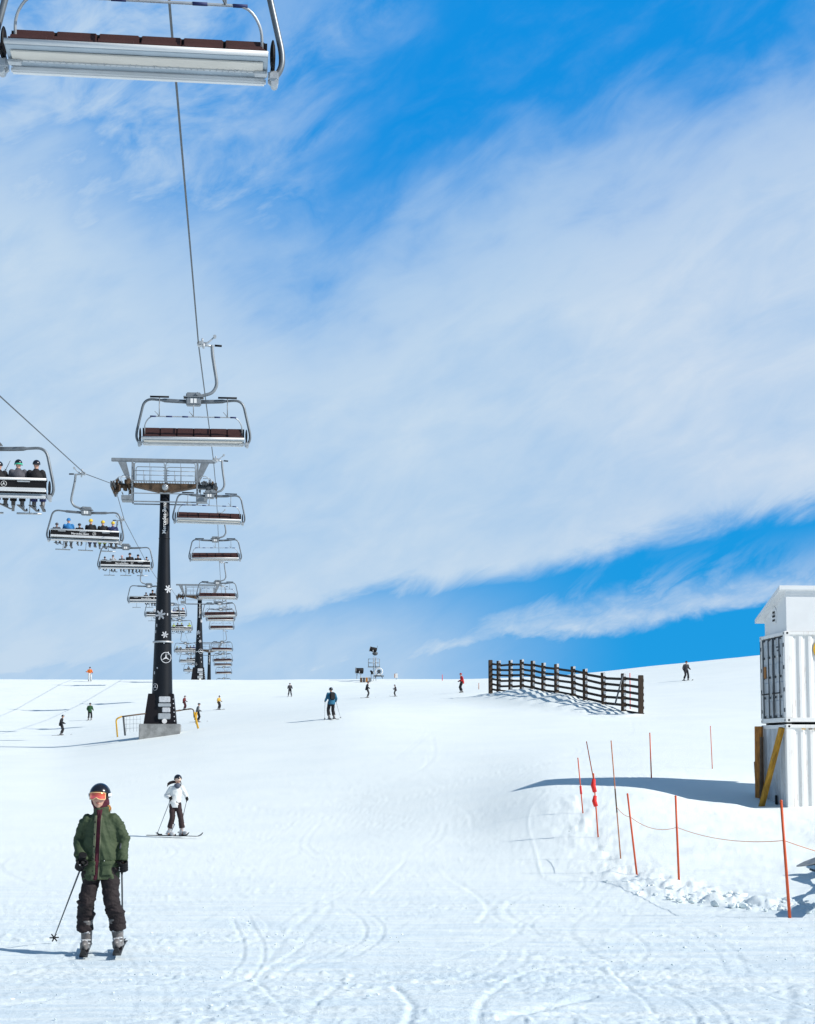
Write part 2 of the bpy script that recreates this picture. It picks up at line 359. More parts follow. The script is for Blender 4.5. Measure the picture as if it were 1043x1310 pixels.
    xy = N.new('ShaderNodeSeparateXYZ'); L.new(tc.outputs['Object'], xy.inputs[0]); mr = N.new('ShaderNodeMapRange'); mr.inputs[1].default_value = 12; mr.inputs[2].default_value = 34; mr.inputs[3].default_value = 1; mr.inputs[4].default_value = .02; L.new(xy.outputs[1], mr.inputs[0])
    inv = N.new('ShaderNodeMath'); inv.operation = 'SUBTRACT'; inv.inputs[0].default_value = 1.25; L.new(rs.outputs[0], inv.inputs[1]); mu = N.new('ShaderNodeMath'); mu.operation = 'MULTIPLY'; mu.use_clamp = True; L.new(inv.outputs[0], mu.inputs[0]); L.new(mr.outputs[0], mu.inputs[1])
    mx = N.new('ShaderNodeMix'); mx.data_type = 'RGBA'; L.new(mu.outputs[0], mx.inputs[0]); L.new(r.outputs[0], mx.inputs[6]); mx.inputs[7].default_value = (.66, .76, .82, 1); L.new(mx.outputs[2], b.inputs['Base Color'])
    n1 = N.new('ShaderNodeTexNoise'); n1.inputs['Scale'].default_value = 22; n1.inputs['Detail'].default_value = 5; n1.inputs['Roughness'].default_value = .7; L.new(tc.outputs['Object'], n1.inputs['Vector'])
    bp = N.new('ShaderNodeBump'); bp.inputs['Strength'].default_value = .5; bp.inputs['Distance'].default_value = .03; L.new(n1.outputs[0], bp.inputs['Height'])
    L.new(bp.outputs[0], b.inputs['Normal'])
    o = link('snow_ground', me, None, m); tag(o, kind='structure', label='groomed white piste rising to the skyline, scored by ski tracks'); 
build_snow()
def clods():
    rr = random.Random(21); bank = [ground(*q) for q in ((748, 1060), (770, 1095), (815, 1122), (865, 1140), (925, 1152), (1000, 1160), (1080, 1166))]; vs = []; fs = []
    bm = bmesh.new(); bmesh.ops.create_icosphere(bm, subdivisions=1, radius=1); bv = [v.co.copy() for v in bm.verts]; bf = [[v.index for v in f.verts] for f in bm.faces]; bm.free()
    def clod(x, y, r, dz):
        n = len(vs); z = Hs(x, y) + dz; a = rr.uniform(0, 6.3); s = (rr.uniform(.8, 1.5), rr.uniform(.6, 1.1), rr.uniform(.45, .8))
        for v in bv:
            k = r * rr.uniform(.75, 1.2); p = Vector((v.x * s[0] * k, v.y * s[1] * k, v.z * s[2] * k)); p.rotate(Euler((0, 0, a))); vs.append((x + p.x, y + p.y, z + p.z))
        fs.extend([tuple(i + n for i in f) for f in bf])
    for k in range(300):
        i = rr.randrange(len(bank) - 1); i = max(i, rr.randrange(len(bank) - 1)); t = rr.random(); p = bank[i].lerp(bank[i + 1], t); x = p.x + rr.gauss(0, .45); y = p.y + rr.gauss(0, .55)
        clod(x, y, rr.choice((.02, .025, .03, .04, .05, .08)) * rr.uniform(.7, 1.2) * (1 if i > 1 else .5), .015)
    for k in range(700):
        y = rr.uniform(9.5, 24); x = rr.uniform(-.28, .28) * y
        if fbm(np.array([x / 1.8]), np.array([y / 2.2]), 61, 3)[0] < -.02: continue
        clod(x, y, rr.choice((.006, .007, .008, .010, .017)), .004)
    me = bpy.data.meshes.new('snow_clods'); me.from_pydata(vs, [], fs); me.update(); o = link('snow_clods', me, None, bpy.data.materials['snow'])
    tag(o, 'loose snow clods thrown along the ploughed edge and over the piste', 'snow clods', kind='stuff')
clods()

# ------------------------------------------------------------------ sun and sky
SUN_EL, SUN_AZ = R(36.5), R(19)          # the sun stands to the right, a little behind the camera
sd = Vector((math.cos(SUN_EL) * math.cos(SUN_AZ), -math.cos(SUN_EL) * math.sin(SUN_AZ), math.sin(SUN_EL)))
sl = bpy.data.lights.new('sun', 'SUN'); sl.energy = 5.0; sl.angle = R(.5); sl.color = (1, .965, .90)
so = bpy.data.objects.new('sun', sl); COL.objects.link(so); so.rotation_euler = sd.to_track_quat('Z', 'Y').to_euler()
W = bpy.data.worlds.new('World'); SC.world = W; W.use_nodes = True; nt = W.node_tree; N = nt.nodes; L = nt.links
bg = N['Background']; bg.inputs[1].default_value = .1
sky = N.new('ShaderNodeTexSky'); sky.sky_type = 'NISHITA'; sky.sun_disc = False; sky.sun_elevation = SUN_EL; sky.sun_rotation = math.pi / 2 + SUN_AZ; sky.altitude = 1500; sky.ozone_density = 4; sky.dust_density = .3
def nmath(op, a, b=None, c=None, clamp=False):
    n = N.new('ShaderNodeMath'); n.operation = op; n.use_clamp = clamp
    for i, v in enumerate((a, b, c)):
        if v is None: continue
        if isinstance(v, (int, float)): n.inputs[i].default_value = v
        else: L.new(v, n.inputs[i])
    return n.outputs[0]
def smooth(v, a, b):
    n = N.new('ShaderNodeMapRange'); n.interpolation_type = 'SMOOTHSTEP'; L.new(v, n.inputs[0]); 
    if a < b: n.inputs[1].default_value = a; n.inputs[2].default_value = b
    else: n.inputs[1].default_value = b; n.inputs[2].default_value = a; n.inputs[3].default_value = 1; n.inputs[4].default_value = 0
    return n.outputs[0]
def ramp(v, pts, lo, hi):   # piecewise linear function of azimuth, azimuth in pixels of the photo
    n = N.new('ShaderNodeMapRange'); L.new(v, n.inputs[0]); n.inputs[1].default_value = -.35; n.inputs[2].default_value = .35
    r = N.new('ShaderNodeValToRGB'); e = r.color_ramp.elements
    while len(e) < len(pts): e.new(.5)
    for k, (px, val) in enumerate(pts):
        e[k].position = (math.atan((px - CX) / F) + .35) / .7; g = (val - lo) / (hi - lo); e[k].color = (g, g, g, 1)
    L.new(n.outputs[0], r.inputs[0])
    s_ = N.new('ShaderNodeSeparateColor'); L.new(r.outputs[0], s_.inputs[0])
    return nmath('MULTIPLY_ADD', s_.outputs[0], hi - lo, lo)
tc = N.new('ShaderNodeTexCoord'); sx = N.new('ShaderNodeSeparateXYZ'); L.new(tc.outputs['Generated'], sx.inputs[0])
az = nmath('ARCTAN2', sx.outputs[0], sx.outputs[1]); el = nmath('ARCSINE', sx.outputs[2])
def coord(rot, su, sv, off=(0, 0)):
    c = N.new('ShaderNodeCombineXYZ'); L.new(az, c.inputs[0]); L.new(el, c.inputs[1])
    m = N.new('ShaderNodeMapping'); m.inputs['Rotation'].default_value = (0, 0, rot); m.vector_type = 'TEXTURE'; L.new(c.outputs[0], m.inputs[0])
    m2 = N.new('ShaderNodeMapping'); m2.inputs['Scale'].default_value = (su, sv, 1); m2.inputs['Location'].default_value = (off[0], off[1], 0); L.new(m.outputs[0], m2.inputs[0])
    return m2.outputs[0]
def noise(vec, detail=6, rough=.6, dist=0.):
    n = N.new('ShaderNodeTexNoise'); n.inputs['Scale'].default_value = 1; n.inputs['Detail'].default_value = detail; n.inputs['Roughness'].default_value = rough; n.inputs['Distortion'].default_value = dist
    L.new(vec, n.inputs['Vector']); return n.outputs[0]
n_big = noise(coord(R(25), 7, 13, (3, 1)), 4, .55, .3)        # broad shapes, drawn out up to the right
n_mid = noise(coord(R(28), 16, 36, (7, 5)), 7, .62, .5)
n_fine = noise(coord(R(20), 34, 95, (1, 9)), 6, .65, .4)
c0 = lambda v, k: nmath('MULTIPLY', nmath('SUBTRACT', v, .5), k)
Ev = lambda py: math.atan((HOR - py) / F)
lo, hi = 0, .6
elw = nmath('ADD', el, c0(n_mid, .035))
elw2 = nmath('ADD', nmath('ADD', el, c0(n_big, .16)), c0(n_mid, .09))
low = ramp(az, [(-200, Ev(900)), (120, Ev(885)), (330, Ev(822)), (500, Ev(778)), (700, Ev(748)), (860, Ev(703)), (1043, Ev(672)), (1300, Ev(610))], lo, hi)
up = ramp(az, [(-200, Ev(60)), (60, Ev(120)), (200, Ev(250)), (400, Ev(310)), (540, Ev(245)), (700, Ev(185)), (1043, Ev(105)), (1300, Ev(20))], lo, hi)
m_low = smooth(nmath('SUBTRACT', elw, low), -.002, .022)
m_up = smooth(nmath('SUBTRACT', elw2, up), .055, -.085)
main = nmath('MULTIPLY', m_low, m_up)
tex = nmath('ADD', nmath('ADD', c0(n_big, .5), c0(n_mid, .38)), c0(n_fine, .10))
main = nmath('MULTIPLY', main, nmath('ADD', tex, .90), clamp=True)
# thin streak below the main bank
s2 = ramp(az, [(200, Ev(880)), (560, Ev(826)), (700, Ev(803)), (860, Ev(782)), (1043, Ev(757)), (1300, Ev(710))], lo, hi)
dd = nmath('SUBTRACT', elw, s2); strk = nmath('MULTIPLY', smooth(dd, -.011, -.001), smooth(dd, .020, -.002))
strk2 = nmath('MULTIPLY', smooth(dd, -.004, .012), nmath('MULTIPLY', smooth(dd, .045, .006), smooth(n_mid, .40, .66)))
strk = nmath('MAXIMUM', nmath('MULTIPLY', strk, nmath('ADD', c0(n_fine, 1.2), .72)), nmath('MULTIPLY', strk2, .55))
# veil low on the left
veil = nmath('MULTIPLY', smooth(az, .15, -.05), smooth(el, .135, .06)); veil = nmath('MULTIPLY', veil, nmath('ADD', c0(n_mid, .45), .80))
# wisps, upper left
wl = nmath('MULTIPLY', smooth(nmath('ADD', az, c0(n_big, .30)), .03, -.17), smooth(el, .20, .33)); wisp = nmath('MULTIPLY', wl, smooth(nmath('ADD', c0(n_big, .9), nmath('ADD', n_mid, c0(n_fine, .10))), .18, .80)); wisp = nmath('MULTIPLY', wisp, .88)
# faint threads over the open blue, everywhere
thr = nmath('MULTIPLY', smooth(nmath('ADD', n_mid, nmath('ADD', c0(n_fine, .2), c0(n_big, .6))), .45, 1.0), .10); thr = nmath('MULTIPLY', thr, smooth(el, .12, .30))
mask = nmath('MAXIMUM', nmath('MAXIMUM', main, strk), nmath('MAXIMUM', nmath('MAXIMUM', veil, wisp), thr))
front = nmath('MULTIPLY', smooth(nmath('ABSOLUTE', az), .9, .35), smooth(el, .95, .55)); mask = nmath('MULTIPLY', mask, front, clamp=True)
def mixc(f, a, b, mode='MIX'):
    n = N.new('ShaderNodeMix'); n.data_type = 'RGBA'; n.blend_type = mode
    for i, v in ((0, f), (6, a), (7, b)):
        if isinstance(v, (int, float)): n.inputs[i].default_value = v
        elif isinstance(v, tuple): n.inputs[i].default_value = (*v, 1)
        else: L.new(v, n.inputs[i])
    return n.outputs[2]
azure = mixc(smooth(el, .0, .40), (.0, 3.35, 7.9), (.0, 2.85, 7.9))
blue = mixc(nmath('MULTIPLY', front, .94), mixc(.5, sky.outputs[0], (1.3, 2.45, 3.7)), azure)
cloudc = mixc(nmath('ADD', nmath('MULTIPLY', n_big, .6), nmath('MULTIPLY', n_mid, .5), clamp=True), (5.0, 6.7, 8.5), (6.7, 7.55, 8.7))
cloudc = mixc(smooth(az, 0.02, .22), mixc(.55, cloudc, (5.0, 6.75, 8.5)), cloudc)
L.new(mixc(mask, blue, cloudc), bg.inputs[0])
SC.view_settings.view_transform = 'Standard'; SC.view_settings.look = 'None'; SC.view_settings.gamma = 1; SC.view_settings.exposure = 0
#PART2
# ------------------------------------------------------------------ small shared shapes
def dome(mb, c, r, th_front, th_back, M_=None, n=24, m=10, drop=0):
    c = Vector(c); vs = [c + (M_ @ Vector((0, 0, r[2])) if M_ is not None else Vector((0, 0, r[2])))]; fs = []
    for j in range(1, m + 2):
        for i in range(n):
            ph = 2 * math.pi * i / n; w = .5 + .5 * math.cos(ph + math.pi / 2)   # 1 towards -y
            w = w ** 1.5
            tm = th_back * (1 - w) + th_front * w; k = 1 if j <= m else .9; th = tm * min(j, m) / m
            v = Vector((r[0] * k * math.sin(th) * math.cos(ph), r[1] * k * math.sin(th) * math.sin(ph), r[2] * math.cos(th)))
            vs.append(c + (M_ @ v if M_ is not None else v))
    for i in range(n): fs.append((0, 1 + i, 1 + (i + 1) % n))
    for j in range(m):
        for i in range(n):
            a = 1 + j * n + i; b = 1 + j * n + (i + 1) % n; fs.append((a, a + n, b + n, b))
    mb.add(vs, fs, True); return mb
def shell_patch(mb, c, r, ph0, ph1, z0f, z1f, t=.004, n=16, m=5, M_=None):
    """curved patch on an ellipsoid around -y, ph measured from -y; z limits are functions of ph"""
    c = Vector(c); vs = []; fs = []
    for L_ in (0, 1):
        rr = [k + t * L_ for k in r]
        for i in range(n + 1):
            ph = ph0 + (ph1 - ph0) * i / n
            for j in range(m + 1):
                z = z0f(ph) + (z1f(ph) - z0f(ph)) * j / m; s = math.sqrt(max(.02, 1 - (z / r[2]) ** 2))
                v = Vector((rr[0] * s * math.sin(ph), -rr[1] * s * math.cos(ph), z)); vs.append(c + (M_ @ v if M_ is not None else v))
    q = (n + 1) * (m + 1); g = lambda l, i, j: l * q + i * (m + 1) + j
    for i in range(n):
        for j in range(m):
            fs.append((g(1, i, j), g(1, i + 1, j), g(1, i + 1, j + 1), g(1, i, j + 1))); fs.append((g(0, i, j), g(0, i, j + 1), g(0, i + 1, j + 1), g(0, i + 1, j)))
    for i in range(n):
        fs.append((g(0, i, 0), g(0, i + 1, 0), g(1, i + 1, 0), g(1, i, 0))); fs.append((g(0, i, m), g(1, i, m), g(1, i + 1, m), g(0, i + 1, m)))
    for j in range(m):
        fs.append((g(0, 0, j), g(1, 0, j), g(1, 0, j + 1), g(0, 0, j + 1))); fs.append((g(0, n, j), g(0, n, j + 1), g(1, n, j + 1), g(1, n, j)))
    return mb.add(vs, fs, True)
def ski_mesh(L_=1.6, w=.075, tail=.45):
    mb = MB(); n = 18; vs = []; fs = []
    for i in range(n + 1):
        t = i / n; y = L_ * tail - L_ * t; ww = w * (.5 + .12 * abs(2 * t - 1) ** 2); ww *= 1 if t < .93 else max(.15, (1 - t) / .07) ** .6; z = .02 + (.10 * ((t - .86) / .14) ** 2 if t > .86 else 0)
        for (a, b) in ((-ww, 0), (ww, 0), (ww * .9, .016), (-ww * .9, .016)): vs.append((a, y, z + b))
    for i in range(n):
        for k in range(4): k2 = (k + 1) % 4; fs.append((i * 4 + k, i * 4 + k2, i * 4 + 4 + k2, i * 4 + 4 + k))
    fs += [(3, 2, 1, 0), (n * 4, n * 4 + 1, n * 4 + 2, n * 4 + 3)]
    mb.add(vs, fs); mb.box((0, -.12, .045), (.07, .08, .03)); mb.box((0, .19, .05), (.07, .1, .045)); return mb.mesh('ski')
SKI = ski_mesh(); SKI_S = ski_mesh(1.35)
SNOWBOARD = None
def boot_parts():
    mb = MB(); mb.box((0, -.03, .06), (.085, .30, .035), bev=.01); mb.ell((0, -.12, .10), (.048, .085, .045)); mb.ell((0, .04, .11), (.05, .075, .06))
    mb.tube([(0, .02, .09), (0, .005, .18), (0, -.02, .28), (0, -.04, .37)], [.058, .060, .064, .072], 16, sy=1.15)
    me = fused('boot_shell', mb, .012, 3)
    b = MB()
    for z, y in ((.11, -.13), (.14, -.085), (.21, -.055)):
        b.tube([(-.052, y + .05, z), (-.035, y + .012, z + .004), (0, y - .008, z + .006), (.035, y + .012, z + .004), (.052, y + .05, z)], .0065, 6); b.box((.03, y - .0, z + .006), (.034, .016, .018), bev=.004)
    return me, b.mesh('boot_buckles')
BOOT, BUCK = boot_parts()
def glove_mesh(mirror=1, s=1.18):
    mb = MB(); m = mirror
    mb.ell((0, .040, .0), (.034, .020, .046)); mb.ell((0, .048, .02), (.030, .018, .035))
    for i in range(4):
        z = .037 - .0245 * i; e = (0, .002, 0, -.006)[i]
        mb.tube([(-.026 * m, .040, z), (-.043 * m, .022, z), (-.047 * m, -.003, z), (-.034 * m, -.027 - e, z), (-.010 * m, -.036 - e, z - .002), (.012 * m, -.028, z - .002)], [.0125, .0125, .0118, .011, .0105, .0095], 8)
        mb.ell((.014 * m, -.027, z - .002), (.009, .009, .009), nu=8, nv=6)
    mb.tube([(.026 * m, .038, .028), (.043 * m, .012, .036), (.036 * m, -.014, .046), (.014 * m, -.030, .050)], [.0155, .0145, .013, .0115], 8)
    mb.ell((.012 * m, -.031, .050), (.0115, .0115, .0115), nu=8, nv=6)
    mb.tube([(0, .046, .03), (0, .060, .062), (0, .066, .082)], [.030, .034, .040], 12)
    for k in range(len(mb.v)): mb.v[k] = tuple(s * c for c in mb.v[k])
    return fused('glove', mb, .0055, 2)
GLOVE = {1: glove_mesh(1), -1: glove_mesh(-1)}
def pole_thing(label, hand, tip, cat='ski pole', grp=None, col='steel', base=None):
    """hand/tip in world space"""
    hand = Vector(hand); tip = Vector(tip); d = (tip - hand).normalized(); top = hand - d * .07
    t = thing('ski_pole', label, cat, tip, 0, grp); q = lambda p: p - tip
    MB().tube([q(hand + d * .06), q(hand + d * .7), q(tip)], [.010, .009, .0065], 8).build('shaft', M['steel_dark'] if col == 'dark' else M['steel'], t)
    MB().tube([q(top), q(top + d * .02), q(hand + d * .06), q(hand + d * .09)], [.018, .0145, .015, .012], 10).build('grip', M['black'], t)
    b = MB(); c = q(tip - d * .07); Q = d.to_track_quat('Z', 'Y').to_matrix()
    for k in range(6):
        a = k * math.pi / 3; b.box(c + Q @ Vector((.028 * math.cos(a), .028 * math.sin(a), 0)), (.05, .014, .006), Q @ Matrix.Rotation(a, 3, 'Z'))
    b.tube([c - d * .01, c + d * .012], .016, 8); b.build('basket', M['black'], t)
    return t
STAND = dict(pelvis=(0, .07, .95), chest=(0, .0, 1.24), neck=(0, -.05, 1.43), head=(0, -.10, 1.59),
    sa=(-.17, -.03, 1.38), sb=(.17, -.03, 1.38), ea=(-.27, .02, 1.13), eb=(.27, .02, 1.13), ha=(-.28, -.24, 1.00), hb=(.28, -.24, 1.00),
    pa=(-.09, 0, .94), pb=(.09, 0, .94), ka=(-.13, -.15, .51), kb=(.13, -.15, .51), fa=(-.14, 0, .0), fb=(.14, 0, .0))
SIT = dict(pelvis=(0, 0, .10), chest=(0, .04, .38), neck=(0, .02, .57), head=(0, -.015, .735),
    sa=(-.17, .03, .52), sb=(.17, .03, .52), ea=(-.23, -.08, .30), eb=(.23, -.08, .30), ha=(-.12, -.30, .27), hb=(.12, -.30, .27),
    pa=(-.09, 0, .09), pb=(.09, 0, .09), ka=(-.12, -.47, .12), kb=(.12, -.47, .12), fa=(-.12, -.50, -.44), fb=(.12, -.50, -.44))
def V(p): return Vector(p)
def body_meshes(J, voxel=.022, hemdrop=.14, bulk=1., key=''):
    J = {k: Vector(v) for k, v in J.items()}; up = Vector((0, 0, 1)); B = bulk
    b = MB(); b.ell(J['head'], (.078, .098, .118)); b.ell(J['head'] + V((0, -.035, -.055)), (.052, .055, .055)); b.ell(J['head'] + V((0, -.10, -.012)), (.013, .02, .022), nu=8, nv=6)
    b.tube([J['head'] - V((0, 0, .06)), J['neck'] - V((0, 0, .05))], .055, 12)
    b.tube([J['pelvis'] - V((0, 0, .08)), J['pelvis'], J['chest'], J['neck'] - V((0, 0, .06))], [.14, .145, .155, .09], 14, sy=.62)
    for s in 'ab':
        b.tube([J['s' + s], J['e' + s], J['h' + s]], [.05, .04, .028], 10); b.ell(J['s' + s], (.055, .055, .055)); b.ell(J['h' + s], (.034, .034, .045), nu=8, nv=6)
        foot = J['f' + s] + V((0, 0, .1)); b.tube([J['p' + s], J['k' + s], foot], [.085, .055, .036], 10); b.ell(J['k' + s], (.058, .058, .058)); b.ell(foot + V((0, -.02, -.02)), (.03, .06, .03))
    body = fused('body', b, voxel, 2)
    j = MB(); hem = J['pelvis'] - V((0, 0, hemdrop)) if J['pelvis'].z > .5 else J['pelvis'] - V((0, 0, .06))
    j.tube([hem, J['pelvis'] + V((0, 0, .02)), (J['pelvis'] + J['chest']) / 2, J['chest'] + V((0, 0, .02)), (J['chest'] * .35 + J['neck'] * .65), J['neck'] + V((0, 0, -.005)), J['neck'] + V((0, -.004, .045))],
           [.195 * B, .19 * B, .18 * B, .19 * B, .165 * B, .085, .078], 22, sy=.70)
    for s in 'ab':
        j.ell(J['s' + s] + V((0, 0, -.01)), (.088 * B, .085 * B, .08 * B)); wr = J['e' + s].lerp(J['h' + s], .82)
        j.tube([J['s' + s], J['s' + s].lerp(J['e' + s], .5), J['e' + s], J['e' + s].lerp(J['h' + s], .45), wr], [.082 * B, .077 * B, .070 * B, .066 * B, .058 * B], 14); j.ell(J['e' + s], (.07 * B, .07 * B, .07 * B))
    fold = lambda co: .010 * fbm(co[:, 0] / .10 + co[:, 1] / .2, co[:, 2] / .07, 4, 3) + .004 * fbm(co[:, 0] / .04, co[:, 2] / .035 + co[:, 1] / .04, 6, 2)
    jk = fused('jacket', j, voxel * .85, 3, fold)
    t = MB(); t.tube([J['pelvis'] - V((0, 0, .14)), J['pelvis'] + V((0, 0, .06))], [.15, .155], 14, sy=.7)
    for s in 'ab':
        kn = J['k' + s]; an = (J['f' + s] + V((0, 0, .1))).lerp(kn, .33)
        if J['pelvis'].z < .5: an = J['f' + s] + V((0, 0, .22))
        t.tube([J['p' + s] + V((0, 0, .03)), J['p' + s].lerp(kn, .5), kn, kn.lerp(an, .5), an], [.108 * B, .098 * B, .086 * B, .092 * B, .100 * B], 14); t.ell(kn, (.088 * B, .09 * B, .09 * B))
    fold2 = lambda co: .012 * fbm(co[:, 0] / .12, co[:, 2] / .06, 14, 3) + .004 * fbm(co[:, 0] / .04, co[:, 2] / .035 + co[:, 1] / .04, 16, 2)
    tr = fused('trousers', t, voxel * .85, 3, fold2)
    return body, jk, tr
def helmet_mesh(r=(.108, .130, .118)):
    mb = MB(); dome(mb, (0, .006, .018), r, 1.40, 1.95); mb.tube([(0, .006 - .128, .025), (0, -.147, .03)], [.02, .016], 8); return mb.mesh('helmet')
HELM = helmet_mesh()
def beanie_mesh():
    mb = MB(); dome(mb, (0, .004, .012), (.098, .115, .125), 1.35, 1.75); return mb.mesh('hood')
HOOD = beanie_mesh()
def goggle_mesh():
    mb = MB(); shell_patch(mb, (0, 0, 0), (.090, .112, .16), -.95, .95, lambda p: -.028 - .012 * math.cos(2 * p) * (abs(p) > .2), lambda p: .046 - .01 * abs(p), .006); return mb.mesh('goggles')
GOG = goggle_mesh()
def dress(t, meshes, jac, tro, helm, J, skis=SKI, boots=True, gog=None, gloves=True, hood=False, skirot=(0, 0), bootm=None, headrot=0, hscale=1.):
    body, jk, tr = meshes; J = {k: Vector(v) for k, v in J.items()}
    link('body', body, t, M['skin']); link('jacket', jk, t, jac); link('trousers', tr, t, tro)
    link('hood' if hood else 'helmet', HOOD if hood else HELM, t, helm, J['head'], (0, 0, headrot))
    if gog is not None: link('goggles', GOG, t, gog, J['head'], (0, 0, headrot))
    for s in 'ab':
        kd = J['k' + s] - J['f' + s]
        if boots: bt = link('ski_boot', BOOT, t, bootm or M['sole'], J['f' + s], None); bt.rotation_euler = ((V((0, 0, 1)).rotation_difference(V((kd.x, kd.y + .07, kd.z)).normalized()) if J['pelvis'].z > .5 else Quaternion()) @ Quaternion((0, 0, 1), skirot[s == 'b'])).to_euler(); link('buckles', BUCK, bt, M['alu'])
        if skis: link('ski', skis, t, M['panel'] , J['f' + s], (0, 0, skirot[s == 'b']))
        if gloves:
            g = MB(); h = J['h' + s]; d = (J['h' + s] - J['e' + s]).normalized(); g.ell(h, (.04, .045, .05), nu=10, nv=7); g.tube([h - d * .07, h], [.045, .035], 10); g.build('glove', M['black'], t)

# ------------------------------------------------------------------ the skier in the green jacket
def hero():
    g = ground(131, 1219); g.x = P(126.5, 1219, g.y).x
    t = thing('person', 'skier in an open green jacket and black helmet with orange goggles, coming at the camera', 'person', g)
    J = dict(pelvis=(.02, 0, .98), chest=(.0, 0, 1.27), neck=(.0, .0, 1.49), head=(-.018, -.02, 1.665),
        sa=(-.160, 0, 1.43), sb=(.160, 0, 1.44), ea=(-.238, .03, 1.20), eb=(.243, .03, 1.20), ha=(-.165, -.17, .94), hb=(.245, -.06, .925),
        pa=(-.085, 0, .90), pb=(.10, 0, .90), ka=(-.125, -.10, .54), kb=(.150, -.10, .54), fa=(-.140, 0, .0), fb=(.225, 0, .02))
    Jv = {k: Vector(v) for k, v in J.items()}; hd = Jv['head']
    # body: one continuous skin with a modelled face
    b = MB(); b.ell(hd, (.080, .100, .122), nu=24, nv=16); b.ell(hd + V((0, -.030, -.065)), (.054, .058, .052)); b.ell(hd + V((0, -.062, -.098)), (.024, .022, .018))
    b.tube([hd + V((0, -.088, .02)), hd + V((0, -.104, -.012)), hd + V((0, -.112, -.026))], [.010, .012, .015], 8); b.ell(hd + V((-.012, -.103, -.030)), (.008, .008, .007), nu=8, nv=6); b.ell(hd + V((.012, -.103, -.030)), (.008, .008, .007), nu=8, nv=6)
    for s in (-1, 1): b.ell(hd + V((s * .032, -.078, .012)), (.016, .014, .011), nu=8, nv=6); b.ell(hd + V((s * .048, -.062, -.02)), (.022, .022, .018), nu=8, nv=6); b.ell(hd + V((s * .082, .0, -.01)), (.010, .018, .030), nu=8, nv=6)
    b.ell(hd + V((0, -.092, -.060)), (.024, .010, .006), nu=10, nv=6); b.ell(hd + V((0, -.090, -.072)), (.020, .011, .007), nu=10, nv=6)
    b.tube([hd - V((0, 0, .06)), Jv['neck'] - V((0, 0, .05))], .055, 12)
    b.tube([Jv['pelvis'] - V((0, 0, .08)), Jv['pelvis'], Jv['chest'], Jv['neck'] - V((0, 0, .06))], [.13, .135, .145, .085], 14, sy=.60)
    for s in 'ab':
        b.tube([Jv['s' + s] * .8 + Jv['neck'] * .2 - V((0, 0, .04)), Jv['e' + s], Jv['e' + s].lerp(Jv['h' + s], .9)], [.04, .034, .016], 10)
        b.tube([Jv['p' + s], Jv['k' + s], Jv['f' + s] + V((0, 0, .1))], [.08, .05, .032], 10); b.ell(Jv['f' + s] + V((0, -.02, .08)), (.026, .06, .026))
    body = link('body', fused('body', b, .008, 2), t, M['skin'])
    m = MB(); m.ell(hd + V((0, -.1015, -.0600)), (.020, .004, .0035), nu=10, nv=6); m.ell(hd + V((0, -.0995, -.0705)), (.017, .004, .0045), nu=10, nv=6); m.build('lips', M['lip'], t)
    # jacket
    j = MB()
    j.tube([(.005, 0, .775), (.005, 0, .80), (.01, 0, .98), (.0, 0, 1.13), (.0, 0, 1.30), (0, .0, 1.41), (0, .01, 1.475), (0, .012, 1.50)], [.198, .202, .194, .190, .183, .155, .108, .094], 30, sy=.72)
    j.tube([(0, .012, 1.455), (0, .008, 1.51), (-.004, .004, 1.562)], [.100, .094, .093], 24, sy=1.05)
    for s, sg in (('a', -1), ('b', 1)):
        S, E, Hh = Jv['s' + s], Jv['e' + s], Jv['h' + s]; wr = E.lerp(Hh, .80)
        j.ell(S + V((-.03 * sg, 0, -.02)), (.086, .080, .074)); j.tube([S + V((-.02 * sg, 0, -.01)), S.lerp(E, .4), E, E.lerp(Hh, .4), wr], [.072, .067, .066, .064, .061], 18); j.ell(E, (.064, .064, .066))
    def fold(co):
        x, y, z = co.T; arm = np.clip((np.abs(x) - .17) / .04, 0, 1)
        f = .010 * fbm(x / .11 + y / .2, z / .09, 4, 3) + .005 * fbm(x / .035 + z / .05, z / .03 + y / .05, 6, 3)
        f += arm * (.030 * np.abs(fbm(x / .2 + z / .14, z / .050 - np.abs(x) / .06, 9, 2)) - .006)
        f += (1 - arm) * .024 * fbm((x + .35 * z * np.sign(x)) / .07, z / .24, 13, 3)
        f -= .006 * np.exp(-((z - .985) / .008) ** 2) * (1 - arm)
        return f
    jm = M.setdefault('green', mat('green_jacket_cloth', (.042, .066, .028), .75, 0, .16, 5, .15, 90))
    jk = link('jacket', fused('jacket', j, .0095, 2, fold), t, jm)
    # patches laid on the jacket's front
    bm = bmesh.new(); bm.from_mesh(jk.data); bvh = BVHTree.FromBMesh(bm)
    def front(x, z, off):
        h = bvh.ray_cast(V((x, -1, z)), V((0, 1, 0))); y = h[0].y if h[0] else -.1; return V((x, y - off, z))
    def patch(name, mt, xl, xr, z0, z1, off=.006, n=28, m=4, parent=jk):
        vs = []; fs = []
        for k in (0, 1):
            for i in range(n + 1):
                z = z0 + (z1 - z0) * i / n; a, c = xl(z), xr(z)
                for q in range(m + 1): vs.append(front(a + (c - a) * q / m, z, off if k else -.01))
        q0 = (n + 1) * (m + 1); g_ = lambda k, i, q: k * q0 + i * (m + 1) + q
        for i in range(n):
            for q in range(m): fs.append((g_(1, i, q), g_(1, i, q + 1), g_(1, i + 1, q + 1), g_(1, i + 1, q)))
            fs.append((g_(0, i, 0), g_(1, i, 0), g_(1, i + 1, 0), g_(0, i + 1, 0))); fs.append((g_(0, i, m), g_(0, i + 1, m), g_(1, i + 1, m), g_(1, i, m)))
        for i in (0, n):
            for q in range(m): fs.append((g_(0, i, q), g_(0, i, q + 1), g_(1, i, q + 1), g_(1, i, q)))
